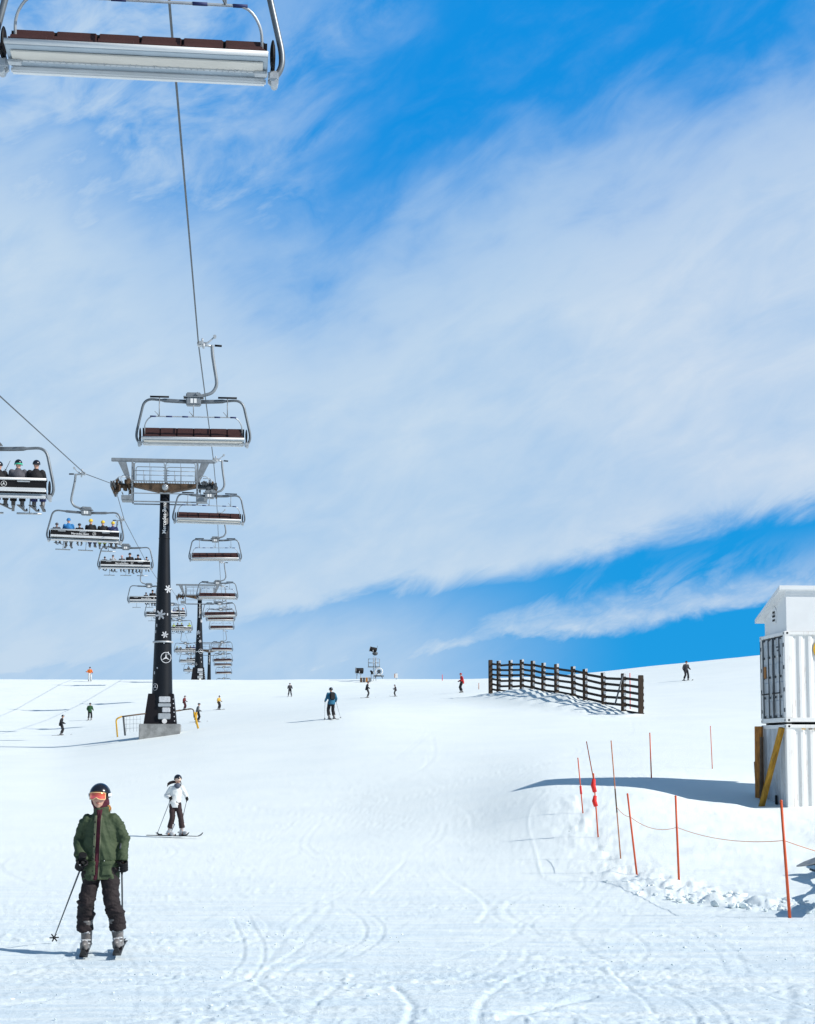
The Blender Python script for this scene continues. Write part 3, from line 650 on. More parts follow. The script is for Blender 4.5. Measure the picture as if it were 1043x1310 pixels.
        return MB().add(vs, fs, True).build(name, mt, parent)
    cx = lambda z: -.004 - .02 * max(0, (1.2 - z)) / .4
    mar = M.setdefault('maroon', mat('maroon_fleece', (.085, .008, .022), .9, 0, .4, 20, .4, 70))
    pl = M.setdefault('placket', mat('pale_green_placket', (.12, .14, .085), .85, 0, .35, 12, .3, 60))
    patch('lining_strip', mar, lambda z: cx(z) - .020 - .012 * max(0, z - 1.45) / .1, lambda z: cx(z) + .022 + .016 * max(0, z - 1.45) / .1, .782, 1.555, .005)
    patch('placket', pl, lambda z: cx(z) - .050, lambda z: cx(z) - .021, .79, 1.47, .008); patch('placket', pl, lambda z: cx(z) + .023, lambda z: cx(z) + .034, .79, 1.47, .008)
    pk = M.setdefault('pocket', mat('green_pocket_cloth', (.050, .076, .034), .75, 0, .16, 6, .15, 90))
    for s in (-1, 1):
        x0 = .085 * s; patch('pocket', pk, lambda z: x0 - .055 + .01, lambda z: x0 + .055, .835, .955, .012, 10, 6); patch('pocket_flap', jm, lambda z: x0 - .060 + .01, lambda z: x0 + .060, .945, .982, .017, 6, 6)
    for z in (1.40, 1.27, 1.14, 1.01, .88):
        p = front(cx(z) - .036, z, .010); MB().ell(p, (.007, .004, .009), nu=8, nv=6).build('snap', M['black'], jk)
    p = front(.072, .99, .02); MB().ell(p, (.005, .004, .005), nu=8, nv=6).build('snap', M['white'], jk)
    patch('armpit_logo', M['steel_dark'], lambda z: .215, lambda z: .235, 1.11, 1.17, .004, 6, 3)
    bm.free()
    # trousers
    tm = M.setdefault('dkbrown', mat('dark_brown_trouser_cloth', (.014, .007, .009), .8, 0, .4, 10, .35, 50))
    q = MB(); q.tube([(.008, 0, .80), (.01, 0, .95)], [.165, .155], 16, sy=.7)
    q.tube([(-.085, 0, .92), (-.10, -.03, .74), (-.125, -.085, .55), (-.140, -.04, .42), (-.146, -.02, .28), (-.146, -.015, .235)], [.105, .098, .088, .098, .102, .094], 18); q.ell((-.125, -.085, .545), (.092, .09, .085))
    q.tube([(.10, 0, .92), (.118, -.03, .74), (.150, -.085, .55), (.187, -.04, .42), (.203, -.02, .29), (.207, -.015, .250)], [.105, .098, .088, .096, .102, .094], 18); q.ell((.150, -.085, .545), (.092, .09, .085))
    fold2 = lambda co: .020 * fbm(co[:, 0] / .14, co[:, 2] / .075, 14, 3) + (.020 + .03 * np.exp(-((co[:, 2] - .50) / .12) ** 2)) * np.abs(fbm(co[:, 0] / .13 + co[:, 2] / .2, co[:, 2] / .055, 17, 3)) - .008
    trs = link('trousers', fused('trousers', q, .0095, 2, fold2), t, tm)
    # head gear
    bal = MB(); bal.ell(hd + V((0, .020, -.015)), (.094, .098, .125), nu=22, nv=14); bal.tube([hd + V((0, .01, -.07)), (-.004, -.004, 1.53), (0, -.0, 1.45)], [.076, .070, .07], 20)
    bal.ell(hd + V((.045, .03, -.06)), (.06, .07, .07)); link('balaclava', fused('balaclava', bal, .010, 3, lambda co: .006 * fbm(co[:, 0] / .05, co[:, 2] / .04, 3, 3)), t, mar)
    hm = MB(); dome(hm, hd + V((.006, .012, .022)), (.116, .134, .130), 1.22, 1.88, n=32, m=14); helm = hm.build('helmet', M['helmet'], t)
    gc = hd + V((0, -.002, .012)); rot = Matrix.Rotation(-.08, 3, 'Z')
    orange = M.setdefault('lens', mat('mirror_orange_lens', (.95, .22, .05), .16, .55, 0, 9, c2=(.80, .05, .16), coat=.6))
    frame = M.setdefault('gframe', mat('pale_goggle_frame', (.80, .50, .25), .5))
    lz0 = lambda p: -.034 + .018 * math.exp(-(p / .22) ** 2); lz1 = lambda p: .040 - .008 * p * p
    e = MB(); shell_patch(e, gc, (.096, .122, .16), -1.02, 1.02, lz0, lz1, .006, 22, 6, rot); gg = e.build('goggles', orange, t)
    fr = MB(); pts = []
    for k in range(41):
        ph = -1.02 + 2.04 * k / 40; pts.append((ph, lz1(ph)))
    for k in range(41):
        ph = 1.02 - 2.04 * k / 40; pts.append((ph, lz0(ph)))
    pts.append(pts[0]); w = [gc + rot @ V((.102 * math.sqrt(1 - (z / .16) ** 2) * math.sin(ph), -.128 * math.sqrt(1 - (z / .16) ** 2) * math.cos(ph), z)) for ph, z in pts]
    fr.tube(w, .0055, 6); fr.build('goggle_frame', frame, gg)
    st = MB(); shell_patch(st, gc + V((.006, .012, .004)), (.121, .139, .3), 1.0, 5.28, lambda p: -.010, lambda p: .024, .004, 40, 2); st.build('goggle_strap', M['white'], gg)
    hr = M.setdefault('hair', mat('blond_hair', (.55, .25, .06), .7, 0, .4, 30)); h = MB(); rr = random.Random(2)
    for k in range(14): a = hd + V((.095 + rr.uniform(-.01, .01), .02 + rr.uniform(-.03, .03), -.09)); h.tube([a, a + V((.015, .0, -.03)), a + V((.012 + rr.uniform(-.01, .015), 0, -.07))], [.005, .005, .002], 5)
    h.build('hair', hr, t)
    # gloves closed round the poles, wrist to fingertips
    poles = []
    for s, mir, tipw in (('a', 1, P(68, 1209, g.y + 1.15)), ('b', -1, None)):
        hand = Vector(J['h' + s]); hw = g + hand
        tip = Vector((tipw.x, tipw.y, Hs(tipw.x, tipw.y) + .02)) if tipw is not None else Vector((g.x + .19, g.y + .38, 0))
        if tipw is None: tip.z = Hs(tip.x, tip.y) + .03
        d = (tip - hw).normalized(); fore = (Vector(J['e' + s]) - hand).normalized()
        zax = -d; yax = (fore - zax * fore.dot(zax)).normalized(); xax = yax.cross(zax); Mx = Matrix((xax, yax, zax)).transposed().to_4x4(); Mx.translation = hand
        o = link('glove', GLOVE[mir].copy(), t, M['black']); o.matrix_local = Mx
        lb = MB(); lb.ell((0, .052 * 1.18 + .013, .0), (.024, .004, .014), nu=10, nv=6); lb.build('glove_badge', M['white'], o)
        pole_thing('black ski pole the green-jacketed skier trails on the picture\'s left' if s == 'a' else 'black ski pole behind the green-jacketed skier\'s leg on the picture\'s right', hw, tip, col='dark')
    for s, a in (('a', .16), ('b', .13)):
        f = Vector(J['f' + s]); bt = link('ski_boot', BOOT, t, M['sole'], f, (0, math.atan2(J['k' + s][0] - f.x, .50), a - .12)); link('buckles', BUCK, bt, M['alu'])
        MB().box((0, -.105, .13), (.06, .07, .02), Matrix.Rotation(.3, 3, 'X'), .006).build('toe_panel', M['bootw'], bt); MB().box((0, -.085, .24), (.07, .02, .05), Matrix.Rotation(-.2, 3, 'X'), .006).build('cuff_panel', M['bootw'], bt)
        sk = link('ski', SKI_S, t, M['panel'], f + V((.0, 0, -.0)), (0, 0, a)); 
    return t
hero()

# ------------------------------------------------------------------ the skier in white
def white_skier():
    g = ground(227, 1071); g.x = P(226, 1071, g.y).x
    t = thing('person', 'skier in a white jacket with dark ponytail, gliding sideways behind the green-jacketed skier', 'person', g)
    J = dict(pelvis=(-.05, 0, .93), chest=(-.03, 0, 1.20), neck=(.0, 0, 1.38), head=(.02, -.01, 1.535),
        sa=(-.15, 0, 1.30), sb=(.12, 0, 1.32), ea=(-.30, .02, 1.10), eb=(.22, .08, 1.12), ha=(-.14, -.16, 1.03), hb=(.28, -.06, 1.01),
        pa=(-.12, 0, .86), pb=(.02, 0, .86), ka=(-.11, -.06, .50), kb=(.12, -.06, .50), fa=(-.21, 0, .0), fb=(.17, -.05, .0))
    ms = body_meshes(J, .014, .15, .86)
    dress(t, ms, cloth('white_jacket', (.78, .80, .80), .08), cloth('plum_brown', (.035, .018, .020)), M['helmet'], J, None, True, cloth('whitegog', (.75, .55, .45), .1), skirot=(.9, .9), bootm=M['bootw'], headrot=.35)
    f = MB(); f.tube([(.0, -.06, 1.41), (.02, -.07, 1.36), (.02, -.06, 1.30)], [.075, .09, .05], 12); f.build('scarf', cloth('grey_scarf', (.10, .12, .17)), t)
    h = MB(); rr = random.Random(4)
    for k in range(16):
        a = V((-.04, .04, 1.47 + rr.uniform(-.03, .02))); h.tube(smoothpts([a, a + V((-.09, .02, .0 + rr.uniform(-.02, .01))), a + V((-.17, .03, -.03 + rr.uniform(-.02, .02))), a + V((-.24, .03, -.09 + rr.uniform(-.03, .03)))], 3), [.012] * 7 + [.009, .007, .004][:3], 5)
    h.build('ponytail', cloth('brown_hair', (.07, .045, .04)), t); h = MB()
    for k in range(6): a = V((.09, -.05, 1.50)); h.tube([a, a + V((.02, 0, -.07)), a + V((.01 + rr.uniform(-.02, .01), 0, -.15))], [.012, .012, .004], 5)
    h.build('hair', cloth('brown_hair', (.07, .045, .04)), t)
    for k, (s, a) in enumerate((('a', 1.12), ('b', 1.12))):
        link('ski', SKI_S, t, M['panel'], V(J['f' + s]) + V((-.08, 0, 0)), (0, 0, a))
    for s, tip, tx in (('a', P(200.5, 1066, g.y + .25), 'left'), ('b', P(229, 1066, g.y + .45), 'right')):
        tip = Vector((tip.x, tip.y, Hs(tip.x, tip.y) + .02)); pole_thing('thin grey pole planted on the picture\'s %s side of the white-jacketed skier' % tx, g + Vector(J['h' + s]), tip)
white_skier()

# ------------------------------------------------------------------ skiers farther up the slope
def far_skier(label, px, py, hpx, rz, jc, tc_, hc, lean=0, pose=None, ht=1.74, skis=True, poles=False, hood=False, pack=None, voxel=.03):
    g = ground(px, py); g.x = P(px, py, g.y).x; s = hpx * g.y / F / ht
    J = dict(STAND)
    if pose: J.update(pose)
    if lean: J = {k: (v[0] + lean * v[2], v[1], v[2]) for k, v in J.items()}
    t = thing('person', label, 'person', g - Vector((0, 0, .01)), rz); t.scale = (s, s, s)
    dress(t, body_meshes(J, voxel), jc, tc_, hc, J, SKI if skis else None, True, hood=hood)
    if pack is not None: MB().box((0, .17, 1.25), (.28, .16, .42), bev=.05).build('backpack', pack, t)
    if poles:
        for sx_, k in ((-1, 'a'), (1, 'b')):
            a = Matrix.Rotation(rz, 3, 'Z'); hw = g + a @ (Vector(J['h' + k]) * s); tip = g + a @ (Vector((J['h' + k][0] * 1.5, .25, 0)) * s); tip.z = Hs(tip.x, tip.y) + .02
            side = 'left' if (a @ Vector((sx_, 0, 0))).x < 0 else 'right'
            pole_thing('thin ski pole on the picture\'s %s side of the teal-jacketed skier' % side, hw, tip)
    print('far', label[:40], round(g.y), round(s, 2)); return t
K = cloth('black_cloth', (.012, .012, .016)); DK = cloth('dark_trouser', (.02, .02, .028)); GR = cloth('grey_jacket', (.10, .10, .12))
far_skier('skier in a teal jacket with dark backpack, seen from behind on mid slope', 424, 921, 42, math.pi + .35, cloth('teal', (.02, .15, .27)), K, M['helmet'], 0, dict(ha=(-.30, -.16, .98), hb=(.30, -.16, .98), fa=(-.17, 0, 0), fb=(.12, .05, 0)), poles=True, pack=K, voxel=.022)
far_skier('skier dressed all in black, upright, lowest at the left edge of the slope', 78, 941, 27, math.pi / 2, K, K, M['helmet'], .13)
far_skier('skier in a black and green jacket on the slope left of the black tower', 115, 922, 23, math.pi, cloth('blackgreen', (.02, .09, .03)), K, M['helmet'], 0)
far_skier('snowboarder in orange jacket and white trousers standing on the skyline at left', 115, 868, 19, .3, cloth('orange_jacket', (.85, .20, .03)), cloth('white_trouser', (.75, .75, .75)), M['helmet'], 0, dict(ha=(-.45, -.1, 1.15)), skis=False)
far_skier('small skier in a dark red jacket just behind the black tower', 236, 908.5, 18.5, 1.2, cloth('dark_red', (.16, .015, .02)), cloth('wine', (.06, .01, .015)), M['helmet'], -.03)
far_skier('skier in a grey jacket and black trousers by the yellow end of the handrail', 253, 924, 25, 1.9, cloth('mid_grey', (.16, .17, .18)), K, M['helmet'], -.06)
far_skier('small skier in a yellow jacket right of the tower, farther up', 280, 908, 18.5, 1.0, cloth('yellow_jacket', (.70, .45, .08)), K, M['helmet'])
far_skier('small skier in grey facing down the slope, alone between the tower and the teal skier', 371, 891, 17.5, .1, cloth('ash', (.09, .09, .10)), DK, M['helmet'], 0, dict(fa=(-.22, 0, 0), fb=(.22, 0, 0)))
far_skier('skier in black leaning over, in front of the snow guns', 470, 893, 22, 1.6, K, K, M['helmet'], .24)
far_skier('small child skier in dark clothes right of the snow guns', 506, 891, 15.5, -1.4, cloth('brownish', (.05, .04, .045)), K, M['helmet'], .0, dict(hb=(.3, -.4, 1.15)), ht=1.74)
far_skier('skier in a long bright red jacket near the skyline left of the snow fence', 591, 886.5, 26, -1.3, cloth('bright_red', (.55, .012, .015)), K, cloth('red_hood', (.45, .015, .02)), 0, None, hood=True, skis=False)
far_skier('skier in grey and black on the skyline between snow fence and containers', 878, 871.5, 26, .3, cloth('dark_grey', (.05, .05, .06)), DK, M['helmet'], .0, dict(fa=(-.24, 0, 0), fb=(.20, 0, 0), ha=(-.28, -.05, .95)))

# ------------------------------------------------------------------ chairlift geometry
LS = -.1149
def xu(D): return -6.31 + LS * (D - 47.8) - .20 * min(1, max(0, (66 - D) / 18))
def xd(D): return -.82 - 5.9 - .0 + LS * D
YAW = math.atan(-LS)
uk = [(-25, None, 12.3), (10, None, 11.6), (18.5, None, None), (47.6, (257, 440), None), (75.6, (273, 588), None), (90, (275, 622), None), (103.6, (280, 657), None), (131.6, (281, 719), None), (159.6, (283, 750), None), (187.6, (284, 761), None), (203, (284, 763), None),
      (215.6, (285, 776), None), (243.6, (286, 807), None), (271.6, (286, 823.5), None), (299.6, (286, 831), None), (312, (286, 832), None), (327.6, (286, 843), None), (355.6, (286, 860), None), (400, None, 17), (520, None, 4)]
UK = []
for d, p, h in uk:
    if d == 18.5: h = P(180, 101, 18.5).z + 3.22
    UK.append((d, P(p[0], p[1], d).z if p else h))
dk = [(-25, None, 8.2), (10, None, 7.4), (45, (0, 508), None), (71.6, (103, 606), None), (90, (142, 620), None), (98.9, (155, 665), None), (127.8, (170, 722), None), (155, (190, 749), None), (183, (218, 754), None), (203, (225, 765), None),
      (211, (228, 777), None), (239, (235, 808), None), (267, (241, 824), None), (295, (246, 838), None), (312, (248, 838), None), (323, (250, 850), None), (400, None, 16), (520, None, 3)]
DKn = [(d, P(p[0], p[1], d).z if p else h) for d, p, h in dk]
hu = lambda D: float(np.interp(D, *zip(*UK))); hd_ = lambda D: float(np.interp(D, *zip(*DKn)))
for nm, kn, xf, lb in (('haul_rope', UK, xu, 'grey steel haul rope of the empty chairs, running from overhead to the towers'), ('haul_rope', DKn, xd, 'grey steel haul rope of the loaded chairs at the left')):
    mb = MB()
    for a, b in zip(kn[:-1], kn[1:]):
        pass
    mb.tube([(xf(d), d, h + .0) for d, h in kn], .021, 8); tag(mb.build(nm, M['steel_dark']), lb, 'cable')

def bent(pts, n=5): return smoothpts(pts, n)
def rounded(pts, r, n=5):
    pts = [Vector(p) for p in pts]; out = [pts[0]]
    for a, b, c in zip(pts[:-2], pts[1:-1], pts[2:]):
        u = (a - b); v = (c - b); k = min(r, u.length * .49, v.length * .49); p = b + u.normalized() * k; q = b + v.normalized() * k
        for i in range(n + 1): t = i / n; out.append(p * (1 - t) ** 2 + b * 2 * t * (1 - t) + q * t * t)
    return out + [pts[-1]]
def star_emblem(mb, c, r, Mx, w=.12, dy=0):
    pts = [c + Mx @ V((r * math.cos(a), dy, r * math.sin(a))) for a in [2 * math.pi * k / 28 for k in range(29)]]
    mb.tube(pts, r * w * .6, 6, cap=False)
    for k in range(3):
        a = math.pi / 2 + k * 2 * math.pi / 3; tip = (r * .95 * math.cos(a), r * .95 * math.sin(a)); s1 = (r * .16 * math.cos(a + 1.05), r * .16 * math.sin(a + 1.05)); s2 = (r * .16 * math.cos(a - 1.05), r * .16 * math.sin(a - 1.05))
        mb.prism([(0, 0), s2, tip, s1], dy - .006, dy + .006, Matrix.Identity(3)) if False else mb.add([c + Mx @ V((p[0], dy + e, p[1])) for e in (-.012, .004) for p in ((0, 0), s2, tip, s1)], [(0, 1, 2, 3), (4, 7, 6, 5), (0, 4, 5, 1), (1, 5, 6, 2), (2, 6, 7, 3), (3, 7, 4, 0)])
def text_mesh(txt, size):
    cu = bpy.data.curves.new('t', 'FONT'); cu.body = txt; cu.size = size; cu.align_x = 'CENTER'; cu.align_y = 'CENTER'; cu.offset = size * .012; o = bpy.data.objects.new('t', cu); COL.objects.link(o)
    dg = bpy.context.evaluated_depsgraph_get(); me = bpy.data.meshes.new_from_object(o.evaluated_get(dg)); bpy.data.objects.remove(o); return me
def make_chair(bar_down, label, grp):
    """rider's forward = +y, right = +x, origin where the grip holds the rope"""
    t = thing('lift_chair', label, 'lift chair', (0, 0, 0), 0, grp); xc = .14
    g = MB(); g.box((-.06, 0, .0), (.20, .34, .13), bev=.03); g.tube([(-.12, 0, .03), (-.28, 0, .04), (-.38, 0, .12), (-.50, 0, .24)], [.03, .03, .024, .022], 8); g.tube([(-.50, -.05, .24), (-.50, .05, .24)], .055, 10)
    g.tube([(-.12, -.10, .06), (-.12, -.10, .20)], .03, 8); g.tube([(-.12, 0, -.03), (-.42, 0, -.06)], .04, 8); g.tube([(-.16, .09, 0), (-.16, .09, -.16)], .035, 8); gp = g.build('grip', M['steel_light'], t)
    MB().tube([(-.50, 0, -.04), (-.72, 0, -.05)], .034, 8).build('guide_roller', M['black'], gp)
    MB().tube(bent([(-.42, 0, -.03), (-.44, 0, -.35), (-.50, 0, -.75), (-.56, 0, -1.15), (-.54, 0, -1.35), (-.42, 0, -1.52), (-.22, 0, -1.60), (xc - .1, 0, -1.66)]), .052, 10).build('hanger_arm', M['steel'], t)
    h = MB(); h.box((xc, 0, -1.62), (.46, .30, .14), bev=.03); h.box((xc, 0, -1.69), (.62, .40, .035), bev=.01); h.box((xc, 0, -1.82), (.46, .34, .24), bev=.03); h.tube([(xc - .12, -.2, -1.6), (xc - .12, .2, -1.6)], .05, 10); hb = h.build('hanger_box', M['steel'], t)
    for s in (-1, 1):
        for y in (-.172, .172): MB().box((xc + s * .055, y, -1.82), (.08, .012, .14)).build('name_plate', M['white'], hb)
    f = MB(); yb = -.02
    for s in (-1, 1):
        p = rounded([(xc + s * .22, 0, -1.82), (xc + s * .8, 0, -1.80), (xc + s * 1.50, 0, -1.74), (xc + s * 1.74, yb, -2.80), (xc + s * 1.74, yb, -3.00), (xc + s * 1.60, 0, -3.20)], .28, 6)
        f.tube(p, [.062 if abs(q.x - xc) < .9 else .040 for q in p], 10)
    f.build('bail_frame', M['tubing'], t)
    w = 1.56; yo = -.16
    b = MB(); b.box((xc, yo - .01, -2.775), (2 * w, .04, .27), Matrix.Rotation(.12, 3, 'X'), .01); bk = b.build('backrest', M['panel'], t)
    MB().box((xc, yo - .045, -2.955), (2 * w - .02, .05, .10), bev=.015).build('lower_panel', M['alu'], bk); MB().box((xc, yo + .03, -2.84), (2 * w, .03, .42), Matrix.Rotation(.12, 3, 'X')).build('core', M['black'], bk)
    pd = None
    for k in range(6):
        x = xc - w + .02 + (k + .5) * (2 * w - .04) / 6
        if pd is None: pm = MB(); pm.box((0, 0, 0), ((2 * w - .04) / 6 - .028, .07, .40), Matrix.Rotation(.12, 3, 'X'), .010); pd = pm.mesh('back_cushion')
        link('back_cushion', pd, bk, M['brown'], (x, yo + .05, -2.83))
    r = MB(); r.tube([(xc - w, yo - .045, -2.665), (xc + w, yo - .045, -2.665)], .038, 10); r.tube([(xc - w, yo - .035, -2.985), (xc + w, yo - .035, -2.985)], .030, 10); r.build('rail', M['alu'], bk)
    for cxx, ww in ((-1.05, .34), (-.1, .30), (.95, .34)): # pale strip behind the panel, partly worn
        MB().box((xc + cxx, yo - .058, -2.735), (ww, .008, .035), Matrix.Rotation(.12, 3, 'X')).build('trim_strip', M['steel_light'], bk)
    e = MB(); star_emblem(e, V((xc + .42, yo - .045, -2.81)), .075, Matrix.Rotation(math.pi, 3, 'Z')); e.build('star_emblem', M['white'], bk)
    tx = text_mesh('Mercedes-Benz', .13); link('lettering', tx, bk, M['white'], (xc - .22, yo - .042, -2.83), (math.pi / 2, 0, 0))
    s = MB(); s.box((xc, .17, -3.06), (2 * w, .56, .06), Matrix.Rotation(.06, 3, 'X'), .015); st = s.build('seat', M['greyblue'], t)
    c = None
    for k in range(6):
        x = xc - w + .02 + (k + .5) * (2 * w - .04) / 6
        if c is None: cm = MB(); cm.box((0, 0, 0), ((2 * w - .04) / 6 - .035, .50, .09), Matrix.Rotation(.06, 3, 'X'), .03); c = cm.mesh('seat_cushion')
        link('seat_cushion', c, st, M['brown'], (x, .19, -2.985))
    MB().tube([(xc - w, .455, -3.035), (xc + w, .455, -3.035)], .034, 10).build('front_tube', M['alu'], st)
    MB().box((xc, .24, -3.105), (2 * w - .12, .20, .018), Matrix.Rotation(.06, 3, 'X')).build('underside_panel', M['cream'], st)
    q = MB(); q.box((xc, .125, -3.118), (2 * w - .12, .035, .03), Matrix.Rotation(.06, 3, 'X'))
    for k in range(40): x = xc - w + .1 + k * (2 * w - .2) / 39; q.ell((x, .125, -3.136), (.008, .008, .006), nu=6, nv=4)
    rv = q; rr = random.Random(7)
    for k in range(16): x = xc + rr.uniform(-w + .2, w - .2); rv.ell((x, .150, -3.122), (.008, .012, .010), nu=6, nv=4)
    q.build('rivet_rail', M['steel_light'], st)
    MB().box((xc, -.105, -3.145), (2 * w - .03, .10, .08), bev=.02).build('rear_beam', M['alu'], st)
    for s_ in (-1, 1):
        x = xc + s_ * (w + .065)
        sp = MB(); sp.ell((x, .02, -2.86), (.035, .17, .20), Matrix.Rotation(.2, 3, 'X')); sp.box((x, .10, -3.03), (.05, .42, .10), bev=.02); sp.build('side_plate', M['black'], t)
        br = MB(); br.box((xc + s_ * (w + .075), -.02, -3.13), (.13, .22, .12), bev=.02); br.box((xc + s_ * (w - .08), .10, -3.135), (.16, .12, .035), bev=.008); br.tube([(xc + s_ * (w + .09), -.13, -3.19), (xc + s_ * (w + .09), .07, -3.21)], .045, 10); br.build('bracket', M['steel_light'], t)
    bar = MB(); xs = w - .07
    if bar_down:
        bar.tube(rounded([(xc - xs, -.02, -2.82), (xc - xs, .35, -2.78), (xc - xs + .1, .55, -2.72), (xc + xs - .1, .55, -2.72), (xc + xs, .35, -2.78), (xc + xs, -.02, -2.82)], .12), .018, 8); sb = bar.build('safety_bar', M['steel_light'], t)
        for x in (-1.04, 0, 1.04):
            fr = MB(); fr.tube([(xc + x, .55, -2.72), (xc + x, .62, -3.1), (xc + x, .50, -3.50)], .016, 8); fr.tube([(xc + x - .34, .48, -3.52), (xc + x + .34, .48, -3.52)], .028, 8); fr.build('footrest', M['steel_light'], sb)
    else:
        bar.tube(rounded([(xc - xs, -.02, -2.90), (xc - xs, .10, -2.55), (xc - xs + .17, .20, -2.33), (xc + xs - .17, .20, -2.33), (xc + xs, .10, -2.55), (xc + xs, -.02, -2.90)], .14), .018, 8); sb = bar.build('safety_bar', M['steel_light'], t)
        for k in range(6):
            if k != 2: MB().tube([(xc - 1.22 + k * .49 - .09, .20, -2.33), (xc - 1.22 + k * .49 + .09, .20, -2.33)], .024, 8).build('foam_grip', M['navy'], sb)
        for x in (-1.04, 0, 1.04):
            fr = MB(); fr.tube([(xc + x, .20, -2.33), (xc + x, .16, -2.05), (xc + x, .10, -1.72)], .016, 8); fr.tube([(xc + x, .2, -2.33), (xc + x + .05, .34, -2.28), (xc + x + .12, .44, -2.22)], .012, 6); fr.build('footrest_post', M['steel'], sb)
            fb = MB(); fb.tube([(xc + x - .29, .10, -1.70), (xc + x + .29, .10, -1.70)], .030, 8); fb.build('footrest_bar', M['black'], sb)
    return t
ords = ['nearest', 'second', 'third', 'fourth', 'fifth', 'sixth', 'seventh', 'eighth', 'ninth', 'tenth', 'eleventh', 'twelfth', 'thirteenth']
e_lab = ['empty lift chair overhead at the top edge, seen close from below', 'empty lift chair hanging alone above the first tower', 'empty lift chair in front of the first tower\'s right sheaves', 'empty lift chair just below the one at the first tower\'s head',
    'empty lift chair across the second tower\'s right arm']
EG = 'empty six-seat chairs coming down the right rope'; LG = 'loaded six-seat chairs going up the left rope'
proto = make_chair(False, e_lab[0], EG)
for i, D in enumerate([18.5, 47.6, 75.6, 103.6, 131.6, 159.6, 187.6, 215.6, 243.6, 271.6, 299.6, 327.6, 352]):
    o = proto if i == 0 else copy_tree(proto)
    o.location = (xu(D), D, hu(D)); o.rotation_euler = (R((0, -1.2, 1.6, -.8, 2, .4)[i % 6]), R((0, .4, -.9, .7, -.3, 1.1)[i % 6]), math.pi + YAW); o['label'] = e_lab[i] if i < 5 else '%s empty lift chair up the right rope, counted from the camera' % ords[i]
LD = [42.4, 71.6, 98.9, 127.8, 155, 183, 211, 239, 267, 295]
l_lab = ['loaded lift chair cut by the left edge of the picture', 'loaded lift chair with three yellow hats, left of the first tower', 'loaded lift chair in the air just below the chair with yellow hats', 'loaded lift chair half hidden by the first tower\'s pole on its left',
    'loaded lift chair almost wholly behind the first tower\'s pole', 'loaded lift chair touching the first tower\'s pole on its right', 'loaded lift chair with green and yellow jackets between the two towers', 'eighth loaded lift chair up the left rope, counted from the camera', 'ninth loaded lift chair up the left rope, counted from the camera', 'tenth loaded lift chair, lowest before the skyline beside the second tower']
protoL = make_chair(True, l_lab[0], LG); chairsL = []
for i, D in enumerate(LD):
    o = protoL if i == 0 else copy_tree(protoL)
    o.location = (xd(D) , D, hd_(D)); o.rotation_euler = (R((0, 1.2, -1.0, .8)[i % 4]), R((.5, 1.6, .2, -.6)[i % 4]), YAW); o['label'] = l_lab[i]; chairsL.append(o)
# riders
sit = body_meshes(SIT, .024); sitj = SIT
Cc = dict(k=K, b=cloth('blue_hood', (.03, .22, .55)), y=cloth('yellow_hat', (.80, .58, .05)), w=cloth('white_jacket', (.78, .80, .80)), g=cloth('lime', (.38, .50, .05)), n=cloth('navy', (.02, .03, .09)), o=cloth('orange_jacket', (.85, .20, .03)),
    r=cloth('coral', (.60, .10, .08)), e=GR, p=cloth('pale_pink', (.6, .42, .45)), t=cloth('teal', (.02, .15, .27)), q=cloth('pale_grey', (.45, .48, .52)))
cn = dict(k='black', b='blue', y='yellow', w='white', g='lime green', n='navy', o='orange', r='coral red', e='grey', p='pale pink', t='teal', q='pale grey')
seatn = ['first', 'second', 'third', 'fourth', 'fifth', 'sixth']
cname = ['the edge-cut chair', 'the chair with yellow hats', 'the chair below the yellow hats', 'the half-hidden chair', 'the pole-hidden chair', 'the pole-touching chair', 'the green-jacket chair', 'the eighth loaded chair', 'the ninth loaded chair', 'the tenth loaded chair']
# seat, jacket, trousers, headgear, height scale, hood?
RD = [[(3, 'k', 'k', 'k', .92, 0), (4, 'e', 'k', 'k', 1, 0), (5, 'k', 'n', 'k', 1, 0)],
      [(0, 'e', 'k', 'e', .72, 0), (1, 'b', 'q', 'b', 1, 1), (2, 'k', 'g', 'k', .74, 0), (3, 'k', 'n', 'y', 1, 1), (4, 'k', 'g', 'y', .95, 1), (5, 'n', 'k', 'y', .92, 1)],
      [(0, 'k', 'k', 'k', .66, 1), (1, 'q', 'k', 'e', .80, 1), (2, 'e', 'k', 'p', .78, 0), (3, 'k', 'k', 'k', .97, 1), (4, 'k', 'k', 'k', .86, 1), (5, 'k', 'r', 'k', .70, 1)],
      [(2, 'k', 'k', 'k', .75, 0), (3, 'k', 'k', 'k', 1, 1), (4, 'k', 'k', 'k', .8, 0)],
      [(1, 'q', 'k', 'w', .75, 1), (4, 'w', 'g', 'k', .9, 0)],
      [(3, 'n', 'k', 'k', .85, 0), (4, 'k', 'k', 'k', 1, 0), (5, 'e', 'k', 'o', .95, 0)],
      [(1, 'g', 'k', 'g', .9, 1), (2, 'k', 'k', 'k', 1, 0), (3, 'k', 'k', 'g', 1, 1), (5, 'g', 'k', 'g', 1, 1)],
      [(0, 'k', 'k', 'g', .85, 1), (1, 'k', 'k', 'w', .85, 1), (3, 'k', 'k', 'k', 1, 0), (4, 'k', 'k', 'e', .95, 0), (5, 'n', 'r', 'k', 1, 0)],
      [(2, 'k', 'k', 'k', .9, 0), (3, 'k', 'k', 'k', 1, 0), (4, 'k', 'n', 'k', .95, 0)],
      [(1, 'k', 'k', 'k', 1, 0), (4, 'k', 'k', 'k', .95, 0)]]
rr = random.Random(9)
